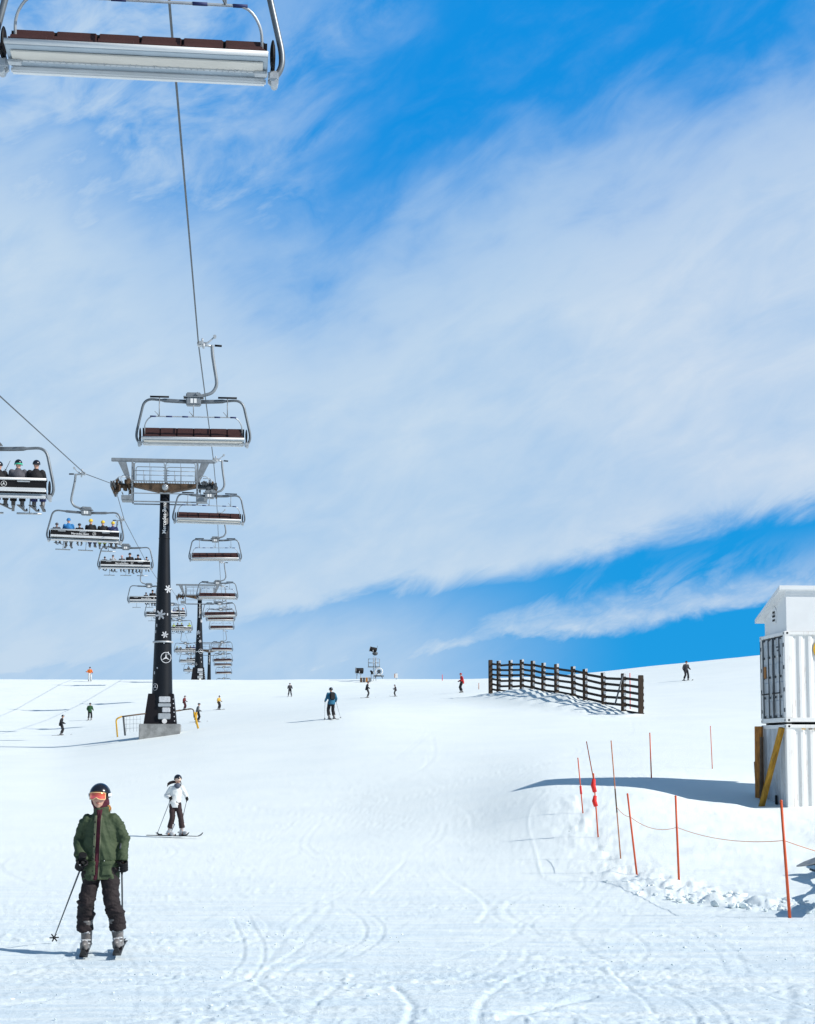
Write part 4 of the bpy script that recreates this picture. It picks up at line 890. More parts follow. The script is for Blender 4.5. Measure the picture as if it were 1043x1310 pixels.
for ci, rl in enumerate(RD):
    ch = chairsL[ci]; Mw = Matrix.Translation(ch.location) @ ch.rotation_euler.to_matrix().to_4x4()
    for (s, j, tr, h, sc, hood) in rl:
        x = .14 - 1.54 + (s + .5) * (3.08) / 6 + rr.uniform(-.03, .03); w = Mw @ Vector((x, .04, -2.95))
        lab = 'rider in %s %s and %s jacket on the %s seat from left of %s' % (cn[h], 'hood' if hood else 'helmet', cn[j], seatn[s], cname[ci])
        lab = ' '.join(lab.split()[:20])
        lab = 'rider with %s %s, %s jacket, %s seat on %s' % (cn[h], 'hood' if hood else 'helmet', cn[j], seatn[s], cname[ci]); lab = lab.replace(' jacket,', ' top,')
        t = thing('person', lab, 'person', w, YAW + math.pi + rr.uniform(-.15, .15), 'riders on the loaded chairs'); t.scale = (sc, sc, sc)
        hm = M['helmet'] if (h == 'k' and not hood) else Cc[h]
        J = dict(SIT); dress(t, sit, Cc[j], Cc[tr], hm, J, SKI_S if (ci, s) != (1, 3) else None, True, hood=bool(hood), gloves=ci < 3, skirot=(rr.uniform(-.2, .2), rr.uniform(-.2, .2)), headrot=rr.uniform(-.5, .5))
        for c_ in t.children:
            if c_.name.startswith('helmet') or c_.name.startswith('hood'):
                if ci == 0 and s == 4: st = MB(); shell_patch(st, (0, .006, .018), (.110, .132, .3), 1.0, 5.28, lambda p: -.045, lambda p: -.005, .004, 30, 2); st.build('goggle_strap', cloth('mint', (.05, .5, .32), .1), c_)
w = chairsL[0].location + Vector((-.14 + .52 * 1.0, .35, -2.55))
pole_thing('ski pole held upright by a rider on the chair cut by the left edge', P(-1, 618, w.y), P(9, 598, w.y))
# ------------------------------------------------------------------ towers
def snowflake(mb, c, r, Mx, six=True):
    for k in range(3):
        a = k * math.pi / 3 + .2; d = V((math.cos(a), 0, math.sin(a))); mb.box(c, (2 * r, .012, r * .20), Mx @ Matrix.Rotation(-a, 3, 'Y'))
        for s in (-1, 1):
            for b in (-.7, .7): mb.box(c + Mx @ (d * r * .62 * s) , (r * .55, .010, r * .15), Mx @ Matrix.Rotation(-a + b, 3, 'Y'))
def tower(label, D, base, zr, gauge_u, gauge_d, text=True, drop=0):
    cx_ = (xu(D) + xd(D)) / 2; t = thing('lift_tower', label, 'lift tower', (cx_, D, base), YAW, 'black towers of the chairlift'); Z = zr - base
    top = Z - .42; ztaper = Z - 3.1
    def rad(z):
        return float(np.interp(z, [0, 2.0, ztaper, top], [.66, .58, .31, .28])) if ztaper > 2.5 else float(np.interp(z, [0, top], [.5, .28]))
    zs = [-drop, 0, 1, 2, 3.5, 5, 7, ztaper - .02, ztaper + .02, top]; zs = sorted(z for z in zs if z <= top)
    n = 40; mb = MB(); mb.tube([(0, 0, z) for z in zs], [rad(max(z, 0)) for z in zs], n); pl = mb.build('pole', M['pole'], t)
    for z, h, k in ((ztaper, .05, .02), (Z * .337 if drop == 0 else 4.2, .10, .09), (top - .03, .12, .03)):
        MB().tube([(0, 0, z), (0, 0, z + h)], rad(z) + k, 32).build('collar', M['pole'] if k == .02 else M['steel_light'], pl)
    def wrap(me, zc, off=.012, phi0=0.):
        for v in me.vertices:
            s, tt = v.co.x, v.co.y; z = zc + s; r = rad(z) + off; th = phi0 - tt / r; v.co = (r * math.sin(th), -r * math.cos(th), z)
        return me
    link('lettering', wrap(text_mesh('Mercedes-Benz', .30), Z - 1.90), pl, M['white'])
    def emblem(kind, px_, z, r):
        r0 = rad(z); th = px_ / r0; th = max(-1.2, min(1.2, th)); Mx = Matrix.Rotation(th, 3, 'Z'); c = Mx @ V((0, -r0 - .015, 0)) + V((0, 0, z)); e = MB()
        (star_emblem if kind == 'star_emblem' else snowflake)(e, c, r, Mx); e.build(kind, M['decal'], pl)
    sc = Z / 13.9
    for kind, x, z, r in (('snowflake', .28, 7.75, .24), ('snowflake', -.14, 6.25, .30), ('snowflake', .12, 5.10, .20), ('star_emblem', .20, 3.78, .30), ('star_emblem', -.42, 2.1, .19)):
        if z * sc < top: emblem(kind, x, z * sc if drop else z, r)
    rr = random.Random(D)
    d = MB()
    for k in range(7): z = rr.uniform(2, 6.5); r0 = rad(z); a = rr.uniform(-1.1, .9); Mx = Matrix.Rotation(a, 3, 'Z'); d = MB(); d.box(Mx @ V((0, -r0 - .004, 0)) + V((0, 0, z)), (.07, .008, rr.uniform(.08, .2)), Mx); d.build('sticker', M['decal'], pl)
    # flared base cover
    b = MB(); vs = []
    for z, x0, x1, y0, y1 in ((-.1, -1.02, .86, -.70, .9), (1.72, -.78, .66, -.45, .7)):
        vs += [(x0, y0, z), (x1, y0, z), (x1, y1, z), (x0, y1, z)]
    b.add(vs, [(0, 1, 2, 3), (7, 6, 5, 4), (0, 4, 5, 1), (1, 5, 6, 2), (2, 6, 7, 3), (3, 7, 4, 0)]); bc = b.build('base_cover', M['panel'], t)
    for z, w, h, m_ in ((1.38, .64, .34, 'decal'), (1.06, .72, .20, 'steel_light'), (.78, .46, .28, 'decal'), (.42, .70, .34, 'steel_light')):
        y = -.70 + .25 * (z + .1) / 1.82; MB().box((.16 + (.10 if h == .28 else 0), y - .07, z), (w, .16, h), bev=.03).build('cabinet', M[m_], bc)
    c = MB(); c.tube([(.18, -.82, .14), (.18, -.72, .14)], .14, 20); c.build('dial', M['white'], bc)
    for k in range(6): MB().ell((.74 - .02 * k, -.70 + .045 * k, .15 + .25 * k), (.035, .03, .04), nu=8, nv=6).build('bolt', M['decal'], bc)
    # head: lower arm with catwalk
    h = MB(); h.add([(-1.9, y, z) for y in (-.28, .28) for z in (Z + .12, Z - .05)] + [(0, y, z) for y in (-.34, .34) for z in (Z + .12, Z - .44)] + [(1.9, y, z) for y in (-.28, .28) for z in (Z + .12, Z - .05)],
        [(0, 4, 5, 1), (2, 3, 7, 6), (0, 2, 6, 4), (1, 5, 7, 3), (4, 8, 9, 5), (6, 7, 11, 10), (4, 6, 10, 8), (5, 9, 11, 7), (0, 1, 3, 2), (8, 10, 11, 9)])
    h.build('crossarm', M['rust'], t)
    MB().ell((.02, -.32, Z - .12), (.20, .12, .20)).build('arm_hub', M['steel_light'], t)
    w = MB()
    for y in (-.75, .75): w.box((0, y, Z + .16), (3.7, .06, .06))
    for k in range(25): w.box((-1.8 + k * .15, 0, Z + .165), (.03, 1.46, .03))
    w.build('catwalk', M['steel'], t)
    r = MB()
    for y in (-.72, .72):
        for x0, x1 in ((-1.72, .0), (.06, 1.75)):
            r.tube(rounded([(x0, y, Z + .18), (x0, y, Z + 1.25), (x1, y, Z + 1.25), (x1, y, Z + .18)], .14, 4), .024, 6); r.tube([(x0, y, Z + .76), (x1, y, Z + .76)], .018, 6)
            m = (x0 + x1) / 2; r.tube([(m, y, Z + .18), (m, y, Z + 1.25)], .014, 6); r.tube([(m - .35, y, Z + .18), (m - .35, y, Z + .8)], .014, 6)
    for k in range(8): r.tube([(-.14, .4, Z + .2 + k * .16), (.22, .4, Z + .2 + k * .16)], .012, 6)
    r.build('railing', M['steel'], t)
    MB().box((-.1, 0, Z + 1.50), (6.0, .22, .20), bev=.02).build('gantry_beam', M['steel'], t)
    for s in (-1, 1):
        xs = s * 2.45 - .1; MB().add([(xs + s * a, y, z) for (a, z) in ((.18, Z + 1.40), (-.30, Z + 1.40), (-.62, Z + .2), (-.40, Z + .2)) for y in (-.09, .09)], [(0, 2, 3, 1), (2, 4, 5, 3), (4, 6, 7, 5), (6, 0, 1, 7), (0, 6, 4, 2), (1, 3, 5, 7)]).build('strut', M['steel'], t)
        MB().box((s * 1.86, -.5, Z + .22), (.10, .10, 2.4), bev=.01).build('frame_post', M['steel'], t); MB().box((s * 1.86, .5, Z + .22), (.10, .10, 2.4), bev=.01).build('frame_post', M['steel'], t)
    lr = MB(); lr.box((0, -.5, Z - .52), (3.62, .04, .05)); lr.box((0, -.5, Z - 1.0), (3.62, .07, .07)); lr.box((0, .5, Z - 1.0), (3.62, .07, .07)); lr.build('lower_rail', M['steel'], t)
    for s in (-1, 1):
        xr = s * (gauge_u if s > 0 else gauge_d)
        st = MB(); st.box((s * 2.35, 0, Z + .0), (1.0, .26, .22), bev=.03)
        for x in (xr - s * .12,): st.box((x, 0, Z - .16), (.06, 3.6, .16), bev=.02)
        st.box((xr - s * .12, 0, Z - .02), (.12, .5, .3), bev=.03); st.box((xr - s * .35, .0, Z + .15), (.08, 3.0, .08), bev=.02); sv = st.build('sheave_assembly', M['steel_dark'], t)
        for k in range(8):
            y = -1.75 + k * .5; MB().tube([(xr - .05, y, Z - .22), (xr - .025, y, Z - .22), (xr + .025, y, Z - .22), (xr + .05, y, Z - .22)], [.20, .17, .17, .20], 18).build('sheave', M['rust'] if k % 3 else M['steel_dark'], sv)
        hd2 = MB(); hd2.tube(bent([(s * 2.05, -.3, Z + .1), (s * 2.0, -.3, Z + .45), (s * 2.25, -.3, Z + .58), (s * 2.5, -.3, Z + .45), (s * 2.48, -.3, Z + .1)], 4), .020, 6)
        hd2.build('hoop', M['steel_light'], t); hd2 = MB(); hd2.tube([(s * 2.85, -.9, Z + .1), (s * 2.6, -.9, Z + .34), (s * 2.2, -.9, Z + .34)], .022, 6); hd2.build('guard_bar', M['steel_light'], t)
        rq = random.Random(int(D * 2 + s)); hw_ = MB(); hw_.box((s * 2.5, 0, Z - .06), (1.1, .5, .14), bev=.02)
        for k in range(14): hw_.box((s * rq.uniform(2.0, 3.0), rq.uniform(-.45, .3), Z - .06 + rq.uniform(-.26, .24)), (rq.uniform(.08, .22), rq.uniform(.2, .5), rq.uniform(.12, .34)), Matrix.Rotation(rq.uniform(-.4, .4), 3, 'Y'), .015)
        hw_.build('sheave_hardware', M['rust'] if s < 0 else M['steel_dark'], t)
        pf = MB(); pf.box((s * 2.15, -.25, Z - .70), (.62, .9, .05)); pf.box((s * 2.15, -.68, Z - .82), (.62, .05, .22)); pf.box((s * 2.15, -.25, Z - .95), (.58, .8, .05)); pf.box((s * 2.42, -.25, Z - .5), (.05, .9, .05)); pf.box((s * 2.05, -.25, Z - .45), (.05, .05, .5)); pf.build('work_platform', M['steel'], t)
        for k in range(4): MB().box((s * (2.0 + .25 * k), -.18 - .05 * (k % 2), Z + .13 + .07 * (k % 2)), (.14, .2, .22), bev=.03).build('clamp', M['rust'] if k % 2 else M['steel_dark'], sv)
    return t
D1 = 90; b1 = P(207, 926, D1).z; g1 = (xu(D1) - xd(D1)) / 2
tower('nearest black lift tower with white lettering, standing on a concrete pad', D1, b1, hu(D1), g1, g1)
tower('second black lift tower, standing on the skyline behind the first', 203, Hs((xu(203) + xd(203)) / 2, 203) - .1, hu(203), g1, g1)
z3 = Hs((xu(312) + xd(312)) / 2, 312); tower('farthest black lift tower, its foot hidden behind the skyline', 312, z3 - .2, hu(312), g1, g1)
pc = P(205, 931, D1); zb = P(204, 940, D1).z
cp = MB(); cp.box((0, 0, 0), (2.30, 2.6, b1 - zb + .46), bev=.03); o = cp.build('concrete_pad', M['concrete'], None, loc=(pc.x, D1 + .1, (b1 + zb) / 2 - .25), rot=(0, 0, YAW)); tag(o, 'grey concrete pad under the nearest black lift tower', 'foundation')
# hand rail round the pad
hr = thing('handrail', 'bent yellow and dark pipe handrail on both sides of the nearest tower\'s pad', 'handrail', (pc.x, 88.4, Hs(pc.x, 88.4)))
HQ = lambda px, py, D=88.2: P(px, py, D) - hr.location
MB().tube(rounded([HQ(150.5, 943), HQ(148.6, 920), HQ(156, 916.5)], .15), .045, 8).build('end_hoop', M['yellow'], hr)
MB().tube([HQ(160.3, 941), HQ(158.0, 917)], .055, 8).build('post', M['steel_dark'], hr)
MB().tube([HQ(156, 916.8), HQ(182, 913.4, 89), HQ(215, 911, 91.5), HQ(232, 908.6, 92)], .04, 8).build('top_pipe', M['rust'], hr)
MB().tube(rounded([HQ(232, 908.6, 92), HQ(244, 906.5, 92), HQ(248, 908, 92), HQ(248.5, 918, 92)], .2), .035, 8).build('top_pipe', M['rust'], hr)
MB().tube([HQ(248.5, 911, 92), HQ(253.8, 932, 92)], .06, 8).build('post', M['yellow'], hr)
MB().tube([HQ(249.5, 921, 92), HQ(251.5, 911, 92), HQ(251.2, 926, 92)], .05, 8).build('post', M['yellow'], hr)
m_ = MB()
for k in range(5): m_.tube([HQ(162 + 4.4 * k, 936), HQ(162 + 4.4 * k, 916.2)], .008, 5)
for k in range(3): m_.tube([HQ(160, 921 + 5.5 * k), HQ(181, 920 + 5.5 * k)], .007, 5)
m_.build('wire_mesh', M['steel'], hr)

# ------------------------------------------------------------------ snow fence
ft = thing('snow_fence', 'weathered timber snow fence of twelve posts and dark boards with a snow drift below', 'fence', (FD[3].x, 90, Hs(FD[3].x, 90)))
pxs = [627.6, 638, 653, 667.5, 681.5, 695, 712, 733.5, 748.5, 772, 797.4, 819.5]; tys = [844.3, 845.5, 845, 843.9, 845.3, 848, 849.6, 852.5, 856, 860.6, 861.5, 863.8]; Ds = [120, 117, 114, 111.5, 109, 106.5, 104, 101, 98.5, 96, 93, 90]
rr = random.Random(6); tops = []
for px, ty, D in zip(pxs, tys, Ds):
    p = P(px, ty, D); tops.append(p - ft.location); a = MB(); lean = rr.uniform(-.05, .05)
    a.box((0, 0, 0), (.29, .24, 3.1), Matrix.Rotation(rr.uniform(-.3, .3), 3, 'Z'), .02); a.build('post', M['timber'], ft, loc=tops[-1] + V((0, 0, -1.55)), rot=(0, rr.uniform(-.015, .015), 0))
    po = [o_ for o_ in ft.children][-1]
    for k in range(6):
        if px not in (627.6, 819.5): MB().box((0, 0, 0), (.15, .03, rr.uniform(.15, .24)), None, .008).build('sunlit_patch', M['white'], po, loc=(.075, -.126, 1.46 - .39 * k + rr.uniform(-.03, .03)))  # white boxes painting sunlight onto the posts' right sides between the boards
for i in range(11):
    A, B = tops[i], tops[i + 1]; d = (B - A); n_ = V((d.y, -d.x, 0)).normalized()
    if n_.x > 0: n_ = -n_
    for k in range(6):
        z = -.32 - .39 * k; off = n_ * -.16
        a = A + V((0, 0, z + rr.uniform(-.03, .03))) + off; b = B + V((0, 0, z + rr.uniform(-.03, .03))) + off; mid = (a + b) / 2; L_ = (b - a).length + .12
        q = (b - a).to_track_quat('X', 'Z'); MB().box((0, 0, 0), (L_, .04, .155), bev=.006).build('board', M['rail'], ft, loc=mid, rot=q.to_euler())
for (x0, y0, x1, y1, D) in ((797, 864, 787, 901, 92),):
    MB().tube([P(x0, y0, D) - ft.location, P(x1, y1, D - .5) - ft.location], .05, 8).build('brace', M['steel_dark'], ft)

# ------------------------------------------------------------------ containers
YC = R(4); c0_ = P(1008, 1030, 45.4); z0 = c0_.z - .32
def corr(mb, x0, x1, zb, zt, y, pitch=.28, dep=.036, ax='x', sgn=1):
    x = x0; pts = [(x0, 0)]; ph = 0
    while x < x1:
        for dx, d in ((pitch * .28, 0), (pitch * .22, dep), (pitch * .28, dep), (pitch * .22, 0)):
            x += dx; pts.append((min(x, x1), d))
            if x >= x1: break
    vs = []; fs = []
    for (a, d) in pts:
        for z in (zb, zt): vs.append((a, y + d * sgn, z) if ax == 'x' else (y + d * sgn, a, z))
    for i in range(len(pts) - 1): fs.append((2 * i, 2 * i + 2, 2 * i + 3, 2 * i + 1))
    return mb.add(vs, fs)
def container(label, z, doors, origin):
    Lc, Wc, Hc = 6.06, 2.44, 2.65
    t = thing('shipping_container', label, 'container', (origin.x, origin.y, z), YC, 'stacked white containers')
    f = MB(); e = .004
    for x in (0, Lc):
        for y in (0, Wc): f.box((x + (.08 if x == 0 else -.08), y + (.08 if y == 0 else -.08), Hc / 2), (.16, .16, Hc - .24), bev=.01)
    for zz, hh in ((.07, .13), (Hc - .06, .10)):
        for y in (.05, Wc - .05): f.box((Lc / 2, y, zz), (Lc - .34, .09, hh), bev=.008)
        for x in (.05, Lc - .05): f.box((x, Wc / 2, zz), (.09, Wc - .34, hh), bev=.008)
    f.build('frame', M['contw'], t)
    for x in (.09, Lc - .09):
        for y in (.08, Wc - .08):
            for zz in (.06, Hc - .06):
                cc = MB(); cc.box((x, y, zz), (.184, .168, .124), bev=.012); ca = cc.build('corner_casting', M['contw'], t)
                if x < 1:
                    MB().tube([(x, y - .088, zz), (x, y - .083, zz)], .032, 12).build('slot', M['black'], ca) if y < 1 else None
                    MB().tube([(x - .096, y, zz), (x - .091, y, zz)], .032, 12).build('slot', M['black'], ca)
    s = MB(); corr(s, .16, Lc - .16, .13, Hc - .11, .03); s.build('side_wall', M['contw'], t)
    s = MB(); corr(s, .16, Lc - .16, .13, Hc - .11, Wc - .03, sgn=-1); s.build('side_wall', M['contw'], t)
    s = MB(); corr(s, .16, Wc - .16, .13, Hc - .11, Lc - .03, ax='y', sgn=-1); s.build('end_wall', M['contw'], t)
    s = MB(); s.box((Lc / 2, Wc / 2, Hc - .05), (Lc - .2, Wc - .2, .04)); s.build('roof', M['contw'], t); s = MB(); s.box((Lc / 2, Wc / 2, .1), (Lc - .2, Wc - .2, .04)); s.build('floor', M['steel_dark'], t)
    if not doors:
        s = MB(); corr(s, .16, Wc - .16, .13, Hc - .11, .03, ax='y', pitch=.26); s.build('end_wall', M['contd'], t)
        MB().box((-.01, 1.05, .30), (.04, .16, .55), bev=.01).build('hatch', M['black'], t)
        k = MB(); k.tube([(1.42, .05, 1.56), (1.42, -.14, 1.56)], .035, 10); k.ell((1.42, -.15, 1.56), (.06, .05, .06)); k.build('vent_knob', M['steel_dark'], t)
        for x in (.52, .72, .9): MB().box((x, -.001, Hc - .14), (.12, .012, .03), bev=.004).build('rust_mark', M['yellow'] if x != .72 else M['rust'], t)
    else:
        for i in (0, 1):
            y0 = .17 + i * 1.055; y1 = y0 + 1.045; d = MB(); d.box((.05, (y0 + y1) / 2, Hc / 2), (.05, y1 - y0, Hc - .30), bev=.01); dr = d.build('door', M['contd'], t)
            for k in range(4):
                zc = .47 + k * .55; MB().add([(.028 - a, y, zc + b) for y in (y0 + .08, y1 - .08) for a, b in ((0, -.20), (-.0, .20), (.022, .16), (.022, -.16))], [(0, 1, 5, 4), (1, 2, 6, 5), (2, 3, 7, 6), (3, 0, 4, 7), (0, 3, 2, 1), (4, 5, 6, 7)]).build('door_panel', M['contd'], dr)
            MB().box((.026, y0 + .0, Hc / 2), (.03, .03, Hc - .30)).build('gasket', M['black'], dr)
            for q in (.26, .78):
                y = y0 + q; lb = MB(); lb.tube([(-.03, y, .15), (-.03, y, Hc - .14)], .020, 8); bar = lb.build('lock_bar', M['steel_dark'], dr)
                for zz in (.18, .75, 1.35, 1.95, Hc - .17): MB().box((-.015, y, zz), (.05, .11, .07), bev=.008).build('bracket', M['steel_dark'], bar)
                MB().box((-.07, y + (.12 if q < .5 else -.12), .86), (.02, .40, .04), bev=.008).build('handle', M['black'], bar)
            for zz in (.35, .95, 1.6, 2.25):
                MB().box((.0, .10 if i == 0 else Wc - .10, zz), (.03, .10, .12), bev=.01).build('hinge', M['steel_dark'], dr)
        MB().box((-.02, 1.9, 1.52), (.02, .22, .36), bev=.004).build('placard', M['prop'], t)
        for y, zz, w_, h_ in ((.62, 2.22, .30, .05), (.62, 2.12, .18, .05), (.60, 1.62, .16, .35), (.86, 1.66, .12, .16)): MB().box((-.006 if zz > 2 else .004, y, zz), (.012, w_, h_)).build('marking_patch', M['steel_dark'] if zz > 2 else M['greyblue'], t)
        MB().box((.02, Wc - .05, Hc / 2), (.05, .05, Hc - .3)).build('edge_seal', M['black'], t)
    return t
lowc = container('lower white container with a corrugated end wall and a dark knob on its side', z0, False, c0_)
topc = container('upper white container with lock bars on its doors and a yellow mark on its side', z0 + 2.71, True, c0_)
# big yellow painted figure on the upper container's side, cut by the picture's edge
e = MB(); pts = [V((1.30 + .42 * math.cos(a), .0, 1.95 + .55 * math.sin(a))) for a in [2 * math.pi * k / 32 for k in range(33)]]
vs = []; fs = []
for p_ in range(33):
    a = 2 * math.pi * p_ / 32
    for r_ in (.62, 1): vs.append((1.36 + .50 * r_ * math.cos(a), .026, 2.12 + .40 * r_ * math.sin(a)))
for i in range(32): fs.append((2 * i, 2 * i + 2, 2 * i + 3, 2 * i + 1))
e.add(vs, fs); e.build('yellow_mark', M['yellow'], topc)
sp = MB(); sp.box((3, .4, 0), (5.9, .2, .055)); sp.box((3, 2.0, 0), (5.9, .2, .055)); sp.box((.35, 1.2, 0), (.2, 1.8, .055)); o = sp.build('spacer_beams', M['black'], None, loc=(c0_.x, c0_.y, z0 + 2.68), rot=(0, 0, YC)); tag(o, 'dark spacer beams in the gap between the two white containers', 'beam')
# shed on top
zs_ = z0 + 2.71 + 2.65; sh = thing('rooftop_shed', 'white shed with a lean-to roof on top of the upper white container', 'shed', (c0_.x, c0_.y, zs_), YC)
b = MB(); wl_ = [(.08, .0), (2.20, .0), (2.20, .52), (.08, 1.18)]
n4 = [(x, y, z) for x in (.10, 5.9) for (y, z) in wl_]; b.add(n4, [(0, 3, 2, 1), (4, 5, 6, 7), (0, 1, 5, 4), (1, 2, 6, 5), (2, 3, 7, 6), (3, 0, 4, 7)]); b.build('wall', M['shed'], sh)
r_ = MB(); r_.add([(x, y, z) for x in (-.12, 6.1) for (y, z) in ((-.03, 1.215), (-.03, 1.33), (2.50, .53), (2.50, .415))], [(0, 3, 2, 1), (4, 5, 6, 7), (0, 1, 5, 4), (1, 2, 6, 5), (2, 3, 7, 6), (3, 0, 4, 7)]); r_.build('roof', M['shed'], sh)
MB().box((3, .068, 1.14), (5.85, .022, .12)).build('fascia', M['shed'], sh)
vn = MB(); vn.box((.085, 1.15, .48), (.05, .30, .34), bev=.01); vn.tube([(.06, 1.15, .65), (.11, 1.15, .65)], .15, 20); vf = vn.build('vent_frame', M['shed'], sh)
for zz, ww in ((.40, .22), (.52, .24), (.64, .20)): MB().box((.052, 1.15, zz), (.012, ww, .06)).build('louvre', M['black'], vf)
# props leaning on the end
def timber(name, label, pts, w, m_, grp=None):
    a, b = [V(p) for p in pts]; q = (b - a).to_track_quat('Z', 'Y'); o = MB().box((0, 0, 0), (w, w * .8, (b - a).length), bev=.008).build(name, m_, None, loc=(a + b) / 2, rot=q.to_euler()); tag(o, label, 'timber', grp); return o
Rz = Matrix.Rotation(YC, 3, 'Z'); cw = lambda x, y, z: V((c0_.x, c0_.y, z0)) + Rz @ V((x, y, z))
timber('timber_prop', 'yellow and brown timber prop slanting across the lower container\'s end wall', (cw(-.07, .18, 2.55), cw(-.48, 1.0, .22)), .15, M['propy'])
timber('timber_post', 'thick orange-brown timber post at the lower container\'s far corner', (cw(-.10, 2.34, 2.62), cw(-.14, 2.30, .1)), .22, M['prop'])
timber('timber_post', 'thin dark timber post right beside the thick orange-brown one', (cw(-.12, 2.02, 2.3), cw(-.18, 2.0, .1)), .10, M['rust'])
timber('timber_post', 'short dark stake left of the thick orange-brown post', (cw(-.12, 2.75, 1.55), cw(-.10, 2.6, -.1)), .07, M['rust'])

# ------------------------------------------------------------------ boundary poles and cord
BP = [('short orange boundary pole with a red band, leftmost of the pole line', 739.5, 970, 746, 1041, .02, 'orange'), ('tall orange boundary pole leaning left behind the red-flagged pole', 750.5, 949, 761, 1040, .020, 'orange'),
    ('orange boundary pole with two red flags tied to it', 759.5, 990, 765.5, 1073, .022, 'orange'), ('tallest thin stained bamboo boundary pole with a dark middle', 782, 948, 794.5, 1101, .016, 'bamboo'),
    ('bare orange boundary pole leaning, between the bamboo pole and the next upright one', 803, 1016, 815, 1120, .024, 'orange'), ('upright thick orange boundary pole left of the churned snow\'s middle', 864.5, 1019, 869, 1132, .026, 'orange'),
    ('largest orange boundary pole, nearest the camera below the containers', 999.5, 1025, 1010.5, 1174, .027, 'orange'), ('thin orange boundary pole standing beyond the containers\' shadow, left one', 831.5, 938, 833.5, 995, .026, 'orange'),
    ('thin pale orange boundary pole standing beyond the shadow, nearest the containers', 909, 929, 911.5, 984, .018, 'orange'), ('small red marker post on the skyline left of the red-jacketed skier', 566, 863, 566, 871, .05, 'red'),
    ('small greyish marker post right of the red-jacketed skier', 612.7, 873.5, 612.7, 882, .04, 'bamboo'), ('dark red marker post against the far end of the snow fence', 626.2, 868, 626.2, 886, .07, 'prop'), ('thin red marker post behind the near end of the snow fence', 806, 861, 806, 876, .035, 'red')]
poles = {}
for k, (lb, x0, y0, x1, y1, r_, m_) in enumerate(BP):
    D = ground(x1, y1).y if y1 != 1040 else 47.5
    if k == 11: D = 120.5
    if k == 12: D = 94.5
    b = P(x1, y1, D); b.z = Hs(b.x, D); tp = P(x0, y0, D); t = thing('boundary_pole', lb, 'pole', b, 0, 'orange poles along the piste' if k < 9 else 'marker posts on the upper slope')
    q = tp - b; r_ *= .82; MB().tube([q * -.06, q], [r_, r_ * .85], 10).build('shaft', M[m_], t); poles[k] = (b, tp, t)
    if k == 2:
        for f0, f1 in ((.72, .92), (.50, .66)): MB().tube([q * f0 + V((0, 0, 0)), q * ((f0 + f1) / 2) + V((-.03, -.02, 0)), q * f1], [.050, .055, .038], 10).build('flag', M['red'], t)
    if k == 0: MB().tube([q * .35, q * .5], r_ * 1.7, 10).build('band', M['red'], t)
    if k == 3: MB().tube([q * .40, q * .60], r_ * 1.15, 10).build('band', M['rust'], t)
    if k < 9 : MB().ell(q, (r_, r_, r_), nu=8, nv=6).build('cap', M[m_], t)
cp_ = []
def onp(k, f): b, t_, _ = poles[k]; return b.lerp(t_, f)
seq = [(onp(3, .45), onp(4, .72), .05), (onp(4, .72), onp(5, .65), .12), (onp(5, .65), onp(6, .66), .10), (onp(6, .66), V((onp(6, .66).x + 2.2, onp(6, .66).y - .5, onp(6, .66).z - .42)), .10)]
mb = MB(); pts = []
for a, b, sag in seq:
    for k in range(10): t_ = k / 10; pts.append(a.lerp(b, t_) - V((0, 0, sag * 4 * t_ * (1 - t_))))
pts.append(seq[-1][1]); mb.tube(pts, .0055, 6); tag(mb.build('safety_rope', M['cord']), 'thin faded red cord sagging between the orange boundary poles', 'rope')

# ------------------------------------------------------------------ overturned steel rack at the right edge
g = ground(1062, 1122); rk = thing('steel_rack', 'grey steel rack tip poking in at the right edge behind the nearest orange pole', 'rack', g)
a0 = P(1019, 1107, g.y) - g; a1 = P(1043, 1101, g.y) - g; a2 = P(1085, 1088, g.y) - g
m_ = MB(); m_.add([a0, a0.lerp(a1, .5) + V((0, 0, -.03)), a1 + V((0, 0, -.05)), a2 + V((0, .0, -.06)), a2 + V((0, .25, .05)), a1 + V((0, .2, .03)), a0.lerp(a1, .5) + V((0, .12, .02))] + [p + V((0, 0, -.03)) for p in (a0, a0.lerp(a1, .5) + V((0, 0, -.03)), a1 + V((0, 0, -.05)), a2 + V((0, .0, -.06)), a2 + V((0, .25, .05)), a1 + V((0, .2, .03)), a0.lerp(a1, .5) + V((0, .12, .02)))],
    [(0, 1, 2, 3, 4, 5, 6), (13, 12, 11, 10, 9, 8, 7)] + [(i, (i + 1) % 7, (i + 1) % 7 + 7, i + 7) for i in range(7)]); m_.build('sheet', M['steel'], rk)
m_ = MB(); m_.tube([P(1032, 1126.5, g.y) - g, P(1085, 1129, g.y) - g], .012, 8); m_.tube([P(1036, 1112, g.y) - g, P(1060, 1119, g.y) - g], .02, 8); m_.tube([a2, P(1085, 1135, g.y) - g], .05, 8); m_.build('bars', M['steel_dark'], rk)
